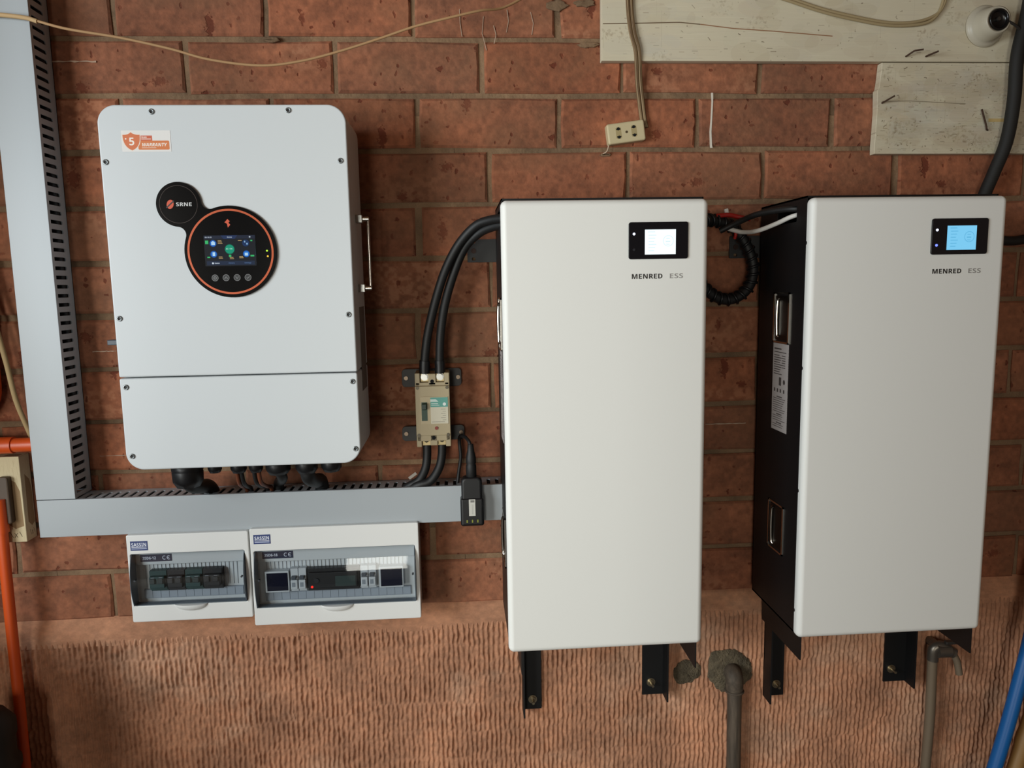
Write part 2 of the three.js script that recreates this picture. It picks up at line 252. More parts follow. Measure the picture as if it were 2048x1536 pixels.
// ---------------------------------------------------------------- inverter
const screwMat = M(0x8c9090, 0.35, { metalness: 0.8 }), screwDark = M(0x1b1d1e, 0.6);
function screwHead(parent, x, y, z, r = 0.0055) {
  const s = part(parent, 'screw', [at(lathe([[0.0001, 0.0006], [r * 0.45, 0.0006], [r * 0.5, 0.0022], [r * 0.8, 0.0026], [r, 0.0012], [r, -0.001]], 16).rotateX(Math.PI / 2), x, y, z)], screwMat);
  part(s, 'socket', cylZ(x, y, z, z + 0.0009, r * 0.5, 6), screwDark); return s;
}
{
  const X0 = -0.7045, X1 = -0.2175, Y0 = 1.23, Y1 = 1.9695, ZF = 0.24, cx = (X0 + X1) / 2;
  const inv = thing('inverter', 'large white wall inverter with black round display and orange ring', 'inverter', [cx, Y0, 0]);
  const w = X1 - X0, h = Y1 - Y0, sY = 1.4255 - Y0, w2 = w / 2;
  const X = (x) => x - cx, Y = (y) => y - Y0;
  part(inv, 'upper_housing', at(extrude(rrect(w, h - sY - 0.0012, [0.004, 0.004, 0.037, 0.037], 0, (h + sY + 0.0012) / 2), ZF - 0.062, 0.003, 3, 16), 0, 0, 0.062), white);
  part(inv, 'lower_housing', at(extrude(rrect(w, sY - 0.0012, [0.037, 0.037, 0.004, 0.004], 0, (sY - 0.0012) / 2), ZF - 0.062, 0.003, 3, 16), 0, 0, 0.062), white);
  part(inv, 'chassis', at(extrude(rrect(w - 0.008, h - 0.01, 0.034, 0, h / 2), 0.135), 0, 0, 0.07), white);
  part(inv, 'heat_sink', at(extrude(rrect(w - 0.05, h - 0.1, 0.01, 0, h / 2 + 0.015), 0.052), 0, 0, 0.012), M(0x3a3733, 0.6));
  const fins = []; for (let i = 0; i < 24; i++) fins.push(box(-w2 + 0.035 + i * 0.0178, -w2 + 0.0385 + i * 0.0178, 0.06, h - 0.05, 0.008, 0.061));
  part(inv, 'cooling_fins', fins, M(0x45413c, 0.6));
  for (const [x, y] of [[-0.598, 1.956], [-0.331, 1.958], [-0.694, 1.859], [-0.232, 1.859], [-0.693, 1.548], [-0.230, 1.547], [-0.692, 1.406], [-0.228, 1.406], [-0.691, 1.26], [-0.228, 1.261]]) screwHead(inv, X(x), Y(y), ZF, 0.0058);
  // figure-eight display: a small badge disc and a large screen disc joined by a filleted neck
  const A = [X(-0.5575), Y(1.775)], B = [X(-0.4605), Y(1.6795)], rA = 0.0445, rB = 0.0925, rf = 0.016;
  const d = Math.hypot(B[0] - A[0], B[1] - A[1]), th = Math.atan2(B[1] - A[1], B[0] - A[0]), p = rA + rf, q = rB + rf, ax = (p * p - q * q + d * d) / (2 * d), hh = Math.sqrt(p * p - ax * ax);
  const outline = [], arc = (c, r, a0, a1, n) => { for (let i = 0; i <= n; i++) { const a = a0 + (a1 - a0) * i / n; outline.push(new THREE.Vector2(c[0] + r * Math.cos(a), c[1] + r * Math.sin(a))); } };
  const F = [1, -1].map((s) => [A[0] + ax * Math.cos(th) - s * hh * Math.sin(th), A[1] + ax * Math.sin(th) + s * hh * Math.cos(th)]);
  const ang = (a, b) => Math.atan2(b[1] - a[1], b[0] - a[0]), wrap = (a, lo) => { while (a < lo) a += Math.PI * 2; while (a >= lo + Math.PI * 2) a -= Math.PI * 2; return a; };
  { const a0 = ang(A, F[0]), a1 = wrap(ang(A, F[1]), a0); arc(A, rA, a0, a1, 40); const f0 = ang(F[1], A), f1 = wrap(ang(F[1], B), f0 - Math.PI); arc(F[1], rf, f0, f1, 10); const b0 = ang(B, F[1]), b1 = wrap(ang(B, F[0]), b0); arc(B, rB, b0, b1, 64); const g0 = ang(F[0], B), g1 = wrap(ang(F[0], A), g0 - Math.PI); arc(F[0], rf, g0, g1, 10); }
  const disp = part(inv, 'display_panel', at(extrude(new THREE.Shape(outline), 0.005, 0.0012, 2), 0, 0, ZF), P(0x08090a, 0.16, {}));
  disp.userData.label = 'glossy black figure-eight display panel';
  const ZP = ZF + 0.005, ringG = (c, r0, r1, z, t) => { const s = new THREE.Shape(); s.absarc(c[0], c[1], r1, 0, Math.PI * 2); const o = new THREE.Path(); o.absarc(c[0], c[1], r0, 0, Math.PI * 2, true); s.holes.push(o); return at(extrude(s, t, 0, 1, 48), 0, 0, z); };
  part(disp, 'orange_ring', ringG(B, 0.0818, 0.0858, ZP - 0.0002, 0.001), P(0xc25a34, 0.35, { metalness: 0.3 }));
  part(disp, 'thin_ring', ringG(A, 0.0367, 0.0373, ZP - 0.0002, 0.0005), M(0x4a3830, 0.5));
  // badge: orange rounded mark cut by a slash, then the letters
  const mk = new THREE.Shape(); mk.absellipse(X(-0.5735), Y(1.7752), 0.0068, 0.0092, 0, Math.PI * 2, false, -0.3);
  part(disp, 'badge_mark', at(extrude(mk, 0.0006), 0, 0, ZP), P(0xd8532c, 0.4));
  part(disp, 'badge_slash', at(box(-0.0105, 0.0105, -0.0012, 0.0012, 0, 0.0003), X(-0.5735), Y(1.7752), ZP + 0.0006, 0, 0, 0.72), blackPlastic);
  part(disp, 'badge_lettering', text('SRNE', 0.0072, X(-0.5625), Y(1.7715), ZP, 1.28), M(0xd8d8d6, 0.5, {}));
  const bolt = new THREE.Shape([[0.001, 0.0085], [0.0055, 0.004], [0.0025, 0.0012], [0.006, -0.003], [0.001, -0.0085], [0, -0.004], [-0.0005, -0.001], [-0.0052, 0.002], [-0.0025, 0.0045]].map((v) => new THREE.Vector2(v[0] + X(-0.464), v[1] + Y(1.7365))));
  part(disp, 'bolt_mark', at(extrude(bolt, 0.0005), 0, 0, ZP), P(0xd8532c, 0.4));
  // lit screen
  const scr = canvasTex(640, 380, (g, W, H) => {
    g.fillStyle = '#171c24'; g.fillRect(0, 0, W, H); g.fillStyle = '#20283a'; g.fillRect(0, 0, W, 42); g.fillStyle = '#24365c'; g.beginPath(); g.moveTo(210, 0); g.lineTo(420, 0); g.lineTo(385, 44); g.lineTo(245, 44); g.fill();
    g.fillStyle = '#c8d4e0'; g.font = 'bold 22px sans-serif'; g.fillText('00:19:35', 14, 30); g.fillText('Home', 290, 30); g.fillRect(565, 12, 18, 18);
    const ball = (x, y, r, c, e) => { g.strokeStyle = e; g.lineWidth = 7; g.fillStyle = c; g.beginPath(); g.arc(x, y, r, 0, 7); g.fill(); g.stroke(); };
    ball(112, 98, 40, '#1c6fd0', '#124a92'); ball(112, 232, 40, '#1c6fd0', '#124a92'); ball(520, 98, 38, '#16305a', '#123a70'); ball(520, 232, 40, '#1c78dc', '#124a92'); ball(315, 172, 60, '#0e9a78', '#0a4e40');
    g.fillStyle = '#bfe6ff'; g.fillRect(90, 84, 46, 34); g.fillRect(98, 208, 32, 46); g.fillRect(500, 218, 40, 36); g.beginPath(); g.moveTo(112, 66); g.lineTo(140, 90); g.lineTo(84, 90); g.fill(); g.fillStyle = '#8ab4dc'; g.fillRect(500, 70, 16, 22); g.fillRect(526, 96, 20, 22);
    g.fillStyle = '#bff0dc'; g.font = 'bold 24px sans-serif'; g.fillText('AC / DC', 268, 176); g.fillStyle = '#39c070'; g.fillRect(14, 62, 40, 44); g.fillRect(30, 262, 36, 16); g.fillRect(580, 60, 24, 16); g.fillRect(570, 246, 48, 20); g.fillRect(300, 240, 30, 28);
    g.fillStyle = '#b89a64'; for (const [x, y, n] of [[172, 62, 3], [172, 262, 2], [310, 270, 2], [430, 260, 2], [425, 62, 1]]) for (let i = 0; i < n; i++) g.fillRect(x, y + i * 16, 46 + i * 6, 9);
    g.fillStyle = '#1e2c44'; g.fillRect(20, 318, W - 40, 50); g.fillStyle = '#dce8f4'; g.beginPath(); g.arc(95, 344, 12, 0, 7); g.fill(); g.font = 'bold 22px sans-serif'; g.fillText('Home', 116, 351); g.fillStyle = '#5a7aa8'; g.fillText('History', 290, 351); g.fillText('Settings', 490, 351);
  });
  part(disp, 'screen', sticker(X(-0.5125), X(-0.4105), Y(1.651), Y(1.7125), ZP, 0.0006), new THREE.MeshStandardMaterial({ color: 0x080808, roughness: 0.2, emissive: 0xffffff, emissiveMap: scr, emissiveIntensity: 0.75 }));
  ['-0.495', '-0.473', '-0.451', '-0.429'].forEach((s, i) => {
    const c = [X(+s), Y(1.6272)], b = part(disp, 'button', cylZ(c[0], c[1], ZP, ZP + 0.0008, 0.0068, 24), M(0x1c1d20, 0.4));
    const icon = [() => ringG(c, 0.002, 0.003, ZP + 0.0008, 0.0003), () => [at(box(-0.0026, 0.0026, -0.0005, 0.0005, 0, 0.0003), c[0] - 0.0015, c[1], ZP + 0.0008, 0, 0, 1.0), at(box(-0.0026, 0.0026, -0.0005, 0.0005, 0, 0.0003), c[0] + 0.0015, c[1], ZP + 0.0008, 0, 0, -1.0)], () => [at(box(-0.0026, 0.0026, -0.0005, 0.0005, 0, 0.0003), c[0] - 0.0015, c[1], ZP + 0.0008, 0, 0, -1.0), at(box(-0.0026, 0.0026, -0.0005, 0.0005, 0, 0.0003), c[0] + 0.0015, c[1], ZP + 0.0008, 0, 0, 1.0)], () => [at(box(-0.003, 0.003, -0.0005, 0.0005, 0, 0.0003), c[0] + 0.0008, c[1], ZP + 0.0008, 0, 0, 0.8), at(box(-0.0012, 0.0012, -0.0005, 0.0005, 0, 0.0003), c[0] - 0.0022, c[1] - 0.0012, ZP + 0.0008, 0, 0, -0.8)]][i]();
    part(b, 'button_mark', [ringG(c, 0.0058, 0.0066, ZP + 0.0008, 0.0003), ...[].concat(icon)], M(0x8c8c8c, 0.4));
  });
  part(disp, 'green_led', cylZ(X(-0.388), Y(1.6805), ZP, ZP + 0.001, 0.0018, 12), new THREE.MeshStandardMaterial({ color: 0x304010, emissive: 0xb8ff40, emissiveIntensity: 1.2 }));
  part(disp, 'amber_led', cylZ(X(-0.387), Y(1.6695), ZP, ZP + 0.001, 0.0018, 12), new THREE.MeshStandardMaterial({ color: 0x403010, emissive: 0xffc040, emissiveIntensity: 1.2 }));
  // warranty sticker
  const war = canvasTex(512, 216, (g, W, H) => {
    g.fillStyle = '#ece9e4'; g.fillRect(0, 0, W, H); g.fillStyle = '#d2603c'; g.fillRect(190, 52, 130, 60); g.fillStyle = '#dd7c3e'; g.beginPath(); g.roundRect(170, 104, 326, 92, 14); g.fill();
    g.fillStyle = '#db7440'; g.strokeStyle = '#f2e6da'; g.lineWidth = 8; g.beginPath(); g.moveTo(10, 40); g.quadraticCurveTo(70, 44, 100, 12); g.quadraticCurveTo(130, 44, 196, 40); g.quadraticCurveTo(204, 170, 105, 206); g.quadraticCurveTo(6, 170, 10, 40); g.fill(); g.stroke();
    g.fillStyle = '#fbf4ea'; g.font = 'bold 110px sans-serif'; g.fillText('5', 74, 150); g.font = 'italic bold 48px sans-serif'; g.fillText('WARRANTY', 204, 162, 280); g.font = 'bold 20px sans-serif'; g.fillText('YEARS', 206, 76); g.fillRect(206, 84, 100, 6); g.fillRect(206, 174, 150, 5); g.beginPath(); g.arc(44, 84, 8, 0, 7); g.fill();
  });
  part(inv, 'warranty_sticker', sticker(X(-0.66), X(-0.565), Y(1.879), Y(1.92), ZF, 0.0004), M(0xffffff, 0.5, { map: war }));
  // lifting handle on the side, rating label, isolator knob on the other side
  const hd = part(inv, 'side_handle', [cylX(w2 + 0.012, w2 + 0.027, Y(1.75), 0.15, 0.0055, 14), cylX(w2 + 0.012, w2 + 0.027, Y(1.601), 0.15, 0.0055, 14), at(cyl(0.0032, 0.0032, 0.155, 12), w2 + 0.0255, Y(1.6755), 0.15)], chrome);
  for (const y of [1.75, 1.601]) part(hd, 'mounting_block', rbox(w2, w2 + 0.014, Y(y) - 0.0085, Y(y) + 0.0085, 0.14, 0.162, 0.001), steel);
  part(inv, 'rating_label', box(w2, w2 + 0.0006, Y(1.375), Y(1.56), 0.085, 0.165), M(0x6e6862, 0.6));
  const kn = part(inv, 'isolator_knob', [cylX(-w2 - 0.02, -w2, Y(1.495), 0.17, 0.012, 18), rbox(-w2 - 0.044, -w2 - 0.018, Y(1.49), Y(1.501), 0.158, 0.182, 0.0015)], M(0x39424c, 0.4));
  // cable glands under the case
  const gland = (x, z, r, len) => {
    const g = part(inv, 'cable_gland', at(lathe([[0.0001, 0], [r, 0], [r, -len * 0.35], [r * 0.92, -len * 0.38], [r * 0.98, -len * 0.42], [r * 0.96, -len * 0.75], [r * 0.7, -len], [0.0001, -len]], 8), X(x), 0, z), blackPlastic); return g;
  };
  for (const [x, r, l] of [[-0.614, 0.036, 0.062], [-0.554, 0.0165, 0.032], [-0.502, 0.019, 0.034], [-0.464, 0.0165, 0.034], [-0.415, 0.029, 0.04], [-0.352, 0.026, 0.04], [-0.297, 0.024, 0.038]]) gland(x, 0.15, r, l);
}
single('conduit', 'ribbed black conduit bending from the largest gland of the inverter into the trunking', 'conduit', tube([[-0.614, 1.185, 0.15], [-0.613, 1.168, 0.138], [-0.608, 1.155, 0.105], [-0.602, 1.146, 0.065], [-0.598, 1.128, 0.045], [-0.597, 1.1, 0.043]], 0.0165, 24, 14), rubber);
for (const [dx, m, what] of [[-0.005, M(0x6a3820, 0.5), 'brown'], [0.005, rubber, 'black']]) {
  single(what + '_wire', what + ' wire hanging from the inverter gland next to the empty narrow gland', 'wire', tube([[-0.502 + dx, 1.2, 0.15], [-0.502 + dx, 1.168, 0.135], [-0.505 + dx, 1.148, 0.095], [-0.507 + dx, 1.134, 0.062], [-0.507 + dx, 1.09, 0.05]], 0.0048, 24, 8), m, what + ' wires under the inverter');
  single(what + '_wire', what + ' wire hanging from the inverter gland next to the bowed black cable', 'wire', tube([[-0.464 - dx, 1.2, 0.15], [-0.464 - dx, 1.168, 0.135], [-0.462 - dx, 1.148, 0.095], [-0.46 - dx, 1.134, 0.062], [-0.46 - dx, 1.09, 0.05]], 0.0048, 24, 8), m, what + ' wires under the inverter');
}
single('black_cable', 'slim black cable bowed sideways from an inverter gland into the trunking', 'cable', tube([[-0.415, 1.2, 0.15], [-0.412, 1.178, 0.13], [-0.425, 1.158, 0.085], [-0.44, 1.142, 0.05], [-0.445, 1.09, 0.042]], 0.012, 28, 10), rubber);
single('black_cable', 'thick plain black cable dropping from an inverter gland beside the slimmer bowed one', 'cable', tube([[-0.352, 1.2, 0.15], [-0.35, 1.176, 0.14], [-0.344, 1.158, 0.1], [-0.339, 1.145, 0.06], [-0.338, 1.09, 0.043]], 0.0165, 28, 12), rubber);

// ---------------------------------------------------------------- slotted trunking
function trunking(name, label, len, w, dep, end) {        // lies along local +y, back on z = 0, centred on x
  const t = thing(name, label, 'trunking'), T = 0.0025;
  part(t, 'base', box(-w / 2, w / 2, 0, len, 0.0005, 0.003), greyPvc);
  for (const s of [-1, 1]) {
    const sh = new THREE.Shape(); sh.moveTo(0, 0); sh.lineTo(dep - 0.002, 0); sh.lineTo(dep - 0.002, len); sh.lineTo(0, len); sh.closePath();
    for (let y = 0.014; y < len - 0.01; y += 0.0205) { const a = dep * 0.26, b = dep - 0.009, hw = 0.0042, o = new THREE.Path(); o.moveTo(a + hw, y - hw); o.lineTo(b - hw, y - hw); o.absarc(b - hw, y, hw, -Math.PI / 2, Math.PI / 2, false); o.lineTo(a + hw, y + hw); o.absarc(a + hw, y, hw, Math.PI / 2, Math.PI * 1.5, false); sh.holes.push(o); }
    const g = extrude(sh, T, 0, 1, 4); g.rotateY(-Math.PI / 2);                 // x -> z, z -> -x
    part(t, 'slotted_side', at(g, s > 0 ? w / 2 : -w / 2 + T, 0, 0.0005), greyPvc);
  }
  part(t, 'cable_fill', [-0.55, 0, 0.55].map((q) => at(cyl(0.0105, 0.0105, len - 0.02, 10), q * w * 0.6, len / 2, 0.018 + 0.012 * (1 - Math.abs(q)))), rubber);
  part(t, 'lid', [rbox(-w / 2 - 0.002, w / 2 + 0.002, 0, len, dep - 0.0025, dep, 0.0011), box(-w / 2 - 0.002, -w / 2, 0, len, dep - 0.009, dep - 0.001), box(w / 2, w / 2 + 0.002, 0, len, dep - 0.009, dep - 0.001)], greyPvc);
  if (end) part(t, 'end_cap', rbox(-w / 2 - 0.002, w / 2 + 0.002, -0.002, 0.001, 0.0005, dep, 0.001), greyPvc);
  return t;
}
{ const v = trunking('cable_trunking', 'grey slotted cable trunking running upright beside the inverter', 1.42, 0.083, 0.085); v.position.set(-0.937, 1.131, 0);
  const h = trunking('cable_trunking', 'grey slotted cable trunking lying level under the inverter', 1.085, 0.084, 0.085, true); h.rotation.z = -Math.PI / 2; h.position.set(-0.978, 1.0855, 0); }

// ---------------------------------------------------------------- distribution boxes
const blueInk = '#2b3c72', DZ = 0.02;
const logoTex = canvasTex(256, 148, (g, W, H) => { g.fillStyle = blueInk; g.fillRect(0, 0, W, H); g.fillStyle = '#e9ebf2'; g.fillRect(16, 92, W - 32, 9); g.font = 'bold 76px sans-serif'; g.fillText('SASSIN', 14, 82, W - 28); g.fillStyle = '#b8c0d8'; g.fillRect(16, 112, W - 32, 14); });
function distBox(label, x0, x1, y0, y1, wx0, wx1, wy0, wy1, model, cells) {
  const o = thing('distribution_box', label, 'breaker box', [(x0 + x1) / 2, y0, 0]), cx = (x0 + x1) / 2, ZF = 0.098;
  const w = x1 - x0, h = y1 - y0, a = wx0 - cx, b = wx1 - cx, c = wy0 - y0, d = wy1 - y0;
  // case: front frame with the window opening, tapering back at the bottom
  const s = rrect(w, h, 0.004, 0, h / 2); s.holes.push(rrect(b - a, d - c, 0.004, (a + b) / 2, (c + d) / 2, THREE.Path));
  part(o, 'case', [at(extrude(s, 0.03, 0.002, 2), 0, 0, ZF - 0.03), rbox(-w / 2 + 0.002, w / 2 - 0.002, 0.003, h - 0.003, 0.001, 0.03, 0.001), box(-w / 2 + 0.002, a - 0.002, 0.003, h - 0.003, 0.03, ZF - 0.029), box(b + 0.002, w / 2 - 0.002, 0.003, h - 0.003, 0.03, ZF - 0.029), box(a - 0.003, b + 0.003, 0.003, c - 0.002, 0.03, ZF - 0.029), box(a - 0.003, b + 0.003, d + 0.002, h - 0.003, 0.03, ZF - 0.029)], whiteAbs);
  const inner = part(o, 'inner_panel', box(a - 0.002, b + 0.002, c - 0.002, d + 0.002, 0.03, 0.05 + DZ), M(0xd2d5d6, 0.5));
  part(inner, 'rail_step', rbox(a, b, d - 0.034, d + 0.001, 0.05 + DZ, 0.058 + DZ, 0.0015), M(0xd2d5d6, 0.5));
  const ribs = []; for (let i = 0; i < cells * 2; i++) ribs.push(box(a + 0.02 + i * 0.0092, a + 0.0212 + i * 0.0092, c + 0.035, d - 0.036, 0.05 + DZ, 0.0515 + DZ)); part(inner, 'rib', ribs, M(0xb4babf, 0.5));
  const cw = (b - a - 0.03) / cells;
  part(inner, 'marking_strip', box(a + 0.015, b - 0.015, c + 0.008, c + 0.03, 0.05 + DZ, 0.054 + DZ), M(0x949ca6, 0.5));
  for (let i = 0; i < cells; i++) part(inner, 'marking_slip', box(a + 0.0155 + i * cw, a + 0.0145 + (i + 1) * cw, c + 0.01, c + 0.028, 0.054 + DZ, 0.0548 + DZ), M(0xa2aab4, 0.5));
  const lt = canvasTex(384, 84, (g, W, H) => { g.fillStyle = '#1d2440'; g.fillRect(0, 0, W, H); g.fillStyle = '#d8dce8'; g.font = 'bold 44px sans-serif'; g.fillText(model, 26, 58, 200); g.lineWidth = 8; g.strokeStyle = '#d8dce8'; g.beginPath(); g.arc(292, 42, 20, 0.9, 5.4); g.stroke(); g.beginPath(); g.arc(346, 42, 20, 0.9, 5.4); g.stroke(); g.fillStyle = '#d8dce8'; g.fillRect(328, 38, 24, 8); });
  part(inner, 'model_label', sticker(a + 0.014, a + 0.086, d - 0.026, d - 0.0085, 0.058 + DZ), M(0xffffff, 0.5, { map: lt }));
  part(o, 'brand_label', sticker(-w / 2 + 0.009, -w / 2 + 0.048, h - 0.037, h - 0.0145, ZF), M(0xffffff, 0.45, { map: logoTex }));
  // bowed see-through door with hinge pins and a finger tab under it
  const N = 18, door = [], prof = (v) => 0.004 + 0.019 * Math.sin(Math.PI * clamp(v * 0.93 + 0.07)) ** 0.6, e = 0.0015;
  const pos = [], uv = [], quad = (p0, p1, p2, p3) => { pos.push(...p0, ...p1, ...p2, ...p0, ...p2, ...p3); };
  for (let j = 0; j < N; j++) { const v0 = j / N, v1 = (j + 1) / N, ya = c + e + (d - c - 2 * e) * v0, yb = c + e + (d - c - 2 * e) * v1, za = ZF - 0.008 + prof(v0), zb = ZF - 0.008 + prof(v1), xa = a + e, xb = b - e; quad([xa, ya, za], [xb, ya, za], [xb, yb, zb], [xa, yb, zb]); }
  const dg = new THREE.BufferGeometry(); dg.setAttribute('position', new THREE.Float32BufferAttribute(pos, 3)); dg.computeVertexNormals();
  const sm = toCreasedNormals(dg, 0.6);
  const dr = part(o, 'door', sm, P(0xe6eaec, 0.03, { transmission: 1, thickness: 0, ior: 1.5, side: THREE.DoubleSide })); dr.userData.label = 'clear bowed plastic door';
  const rim = []; for (const xx of [a + e, b - e]) { const sh = new THREE.Shape(); sh.moveTo(ZF - 0.02, c + e); for (let j = 0; j <= N; j++) sh.lineTo(ZF - 0.008 + prof(j / N), c + e + (d - c - 2 * e) * j / N); sh.lineTo(ZF - 0.02, d - e); sh.closePath(); const g = extrude(sh, 0.0014); g.rotateY(-Math.PI / 2); rim.push(at(g, xx + 0.0007, 0, 0)); }
  rim.push(box(a + e, b - e, c + 0.0004, c + 0.0016, ZF - 0.02, ZF - 0.002), box(a + e, b - e, d - 0.0016, d - 0.0004, ZF - 0.02, ZF - 0.0042));
  part(dr, 'door_rim', rim, P(0x6c7680, 0.2, {}));
  for (const xx of [a + 0.012, b - 0.006]) part(dr, 'hinge_pin', cylZ(xx, (c + d) / 2 + 0.004, ZF + 0.0095, ZF + 0.0155, 0.0024, 10), M(0x30343a, 0.5));
  const tab = new THREE.SphereGeometry(1, 28, 10, 0, Math.PI * 2, Math.PI / 2, Math.PI / 2); tab.scale(0.038, 0.0165, 0.013);
  const tabTop = new THREE.CircleGeometry(1, 28); tabTop.rotateX(-Math.PI / 2); tabTop.scale(0.038, 1, 0.013);
  part(o, 'finger_tab', [at(tab, (a + b) / 2, c + 0.0005, ZF - 0.001), at(tabTop, (a + b) / 2, c + 0.0005, ZF - 0.001)], whiteAbs);
  return { o, inner, cx, y0 };
}
{
  const B = distBox('smaller white breaker box with clear door, dark green and black breakers inside', -0.7835, -0.5065, 0.831, 1.043, -0.777, -0.517, 0.871, 0.997, '3SD6-12', 12);
  const teal = M(0x1d3f3e, 0.5), blk = M(0x15161a, 0.45);
  const mod = (x0, x1, m, dark) => {
    const a = x0 - B.cx, b = x1 - B.cx, y = (v) => v - B.y0;
    const k = part(B.o, 'breaker', [rbox(a, b, y(0.905), y(0.951), 0.05 + DZ, 0.068 + DZ, 0.001), rbox(a + 0.003, b - 0.003, y(0.912), y(0.94), 0.066 + DZ, 0.078 + DZ, 0.0015), rbox(a, b, y(0.9), y(0.908), 0.05 + DZ, 0.062 + DZ, 0.001)], m);
    for (const f of [0.27, 0.73]) { const xx = a + (b - a) * f; part(k, 'toggle', rbox(xx - 0.006, xx + 0.006, y(0.924), y(0.936), 0.076 + DZ, 0.083 + DZ, 0.001), dark ? M(0x232428, 0.35) : M(0x16292a, 0.4)); part(k, 'toggle_mark', box(xx - 0.004, xx + 0.004, y(0.9375), y(0.9385), 0.0775 + DZ, 0.0785 + DZ), M(0x9a9aa0, 0.5)); }
  };
  mod(-0.742, -0.702, teal, false); mod(-0.701, -0.661, blk, true); mod(-0.66, -0.62, teal, false); mod(-0.619, -0.575, blk, true);
}
{
  const B = distBox('wider white breaker box with clear door, two small meters and white breakers inside', -0.5035, -0.11, 0.809, 1.047, -0.496, -0.1195, 0.852, 0.992, '3SD6-18', 18);
  const y = (v) => v - B.y0, wht = M(0xc9cdd0, 0.45);
  const meter = (x0, x1) => { const a = x0 - B.cx, b = x1 - B.cx; const m = part(B.o, 'panel_meter', rbox(a, b, y(0.886), y(0.938), 0.05 + DZ, 0.07 + DZ, 0.0012), wht); part(m, 'meter_window', rbox(a + 0.004, b - 0.003, y(0.89), y(0.934), 0.066 + DZ, 0.0712 + DZ, 0.0008), P(0x14182a, 0.15, {})); return m; };
  meter(-0.476, -0.42); meter(-0.208, -0.15);
  const brk = (x0, x1) => { const a = x0 - B.cx, b = x1 - B.cx, k = part(B.o, 'breaker', [rbox(a, b, y(0.886), y(0.902), 0.05 + DZ, 0.066 + DZ, 0.001), rbox(a, b, y(0.902), y(0.942), 0.05 + DZ, 0.066 + DZ, 0.001), rbox(a + 0.001, b - 0.001, y(0.893), y(0.916), 0.064 + DZ, 0.074 + DZ, 0.0015)], wht);
    part(k, 'toggle', rbox(a + 0.003, b - 0.004, y(0.918), y(0.925), 0.066 + DZ, 0.076 + DZ, 0.001), M(0x4a5058, 0.4)); part(k, 'printed_mark', box(a + 0.004, b - 0.006, y(0.899), y(0.91), 0.074 + DZ, 0.0743 + DZ), M(0x8b929a, 0.6)); };
  brk(-0.417, -0.399); brk(-0.398, -0.38); brk(-0.252, -0.234); brk(-0.233, -0.215);
  const a = -0.377 - B.cx, b = -0.255 - B.cx, u = part(B.o, 'protection_relay', [rbox(a, b, y(0.886), y(0.94), 0.05 + DZ, 0.068 + DZ, 0.0012), rbox(a + 0.004, b - 0.004, y(0.893), y(0.932), 0.066 + DZ, 0.074 + DZ, 0.0015)], M(0x17181b, 0.4));
  part(u, 'red_led', cylZ(a + 0.011, y(0.8975), 0.072 + DZ, 0.0755 + DZ, 0.0028, 12), new THREE.MeshStandardMaterial({ color: 0x501010, emissive: 0xff2a20, emissiveIntensity: 1.6 }));
  part(u, 'push_button', cylZ(a + 0.022, y(0.913), 0.072 + DZ, 0.0765 + DZ, 0.006, 16), M(0x24262a, 0.4)); part(u, 'relay_label', sticker(b - 0.056, b - 0.008, y(0.897), y(0.922), 0.074 + DZ), M(0x2c3c3a, 0.4));
}

// ---------------------------------------------------------------- battery cabinets
const ratingTex = canvasTex(256, 640, (g, W, H) => { g.fillStyle = '#a8a09c'; g.fillRect(0, 0, W, H); g.fillStyle = '#4a4441'; g.fillRect(20, 34, 120, 10); g.fillRect(20, 60, 200, 6);
  for (let i = 0; i < 9; i++) { g.fillRect(20, 84 + i * 17, 90 + ((i * 37) % 50), 6); if (i < 6) g.fillRect(150, 84 + i * 17, 60, 6); } g.fillRect(110, 245, 40, 60); g.beginPath(); g.arc(196, 275, 18, 0, 7); g.fill(); for (const x of [30, 80, 130, 185]) g.fillRect(x, 330, 22, 26);
  for (let i = 0; i < 15; i++) { const k = i === 0 || i === 8 || i === 12; g.fillStyle = '#5a5350'; g.fillRect(k ? 80 : 20, 385 + i * 16, k ? 90 : 150 + ((i * 53) % 66), k ? 9 : 5); } });
const ledOn = new THREE.MeshStandardMaterial({ color: 0x404048, emissive: 0xdfe6ff, emissiveIntensity: 2.2 }), ledBlue = new THREE.MeshStandardMaterial({ color: 0x202040, emissive: 0x6070ff, emissiveIntensity: 2.4 }), ledOff = M(0x24242a, 0.4);
function screenMat(base, ink, k) {
  const t = canvasTex(256, 200, (g, W, H) => { g.fillStyle = base; g.fillRect(0, 0, W, H); g.fillStyle = ink; g.fillRect(24, 16, 60, 6); for (let i = 0; i < 6; i++) g.fillRect(30, 42 + i * 25, 64 - (i % 3) * 9, 6); g.lineWidth = 5; g.strokeStyle = ink; g.beginPath(); g.arc(194, 92, 42, 0, 7); g.stroke(); g.fillRect(176, 70, 30, 6); g.fillRect(172, 92, 38, 9); g.fillRect(176, 116, 30, 6); });
  return new THREE.MeshStandardMaterial({ color: 0x060606, roughness: 0.2, emissive: 0xffffff, emissiveMap: t, emissiveIntensity: k });
}
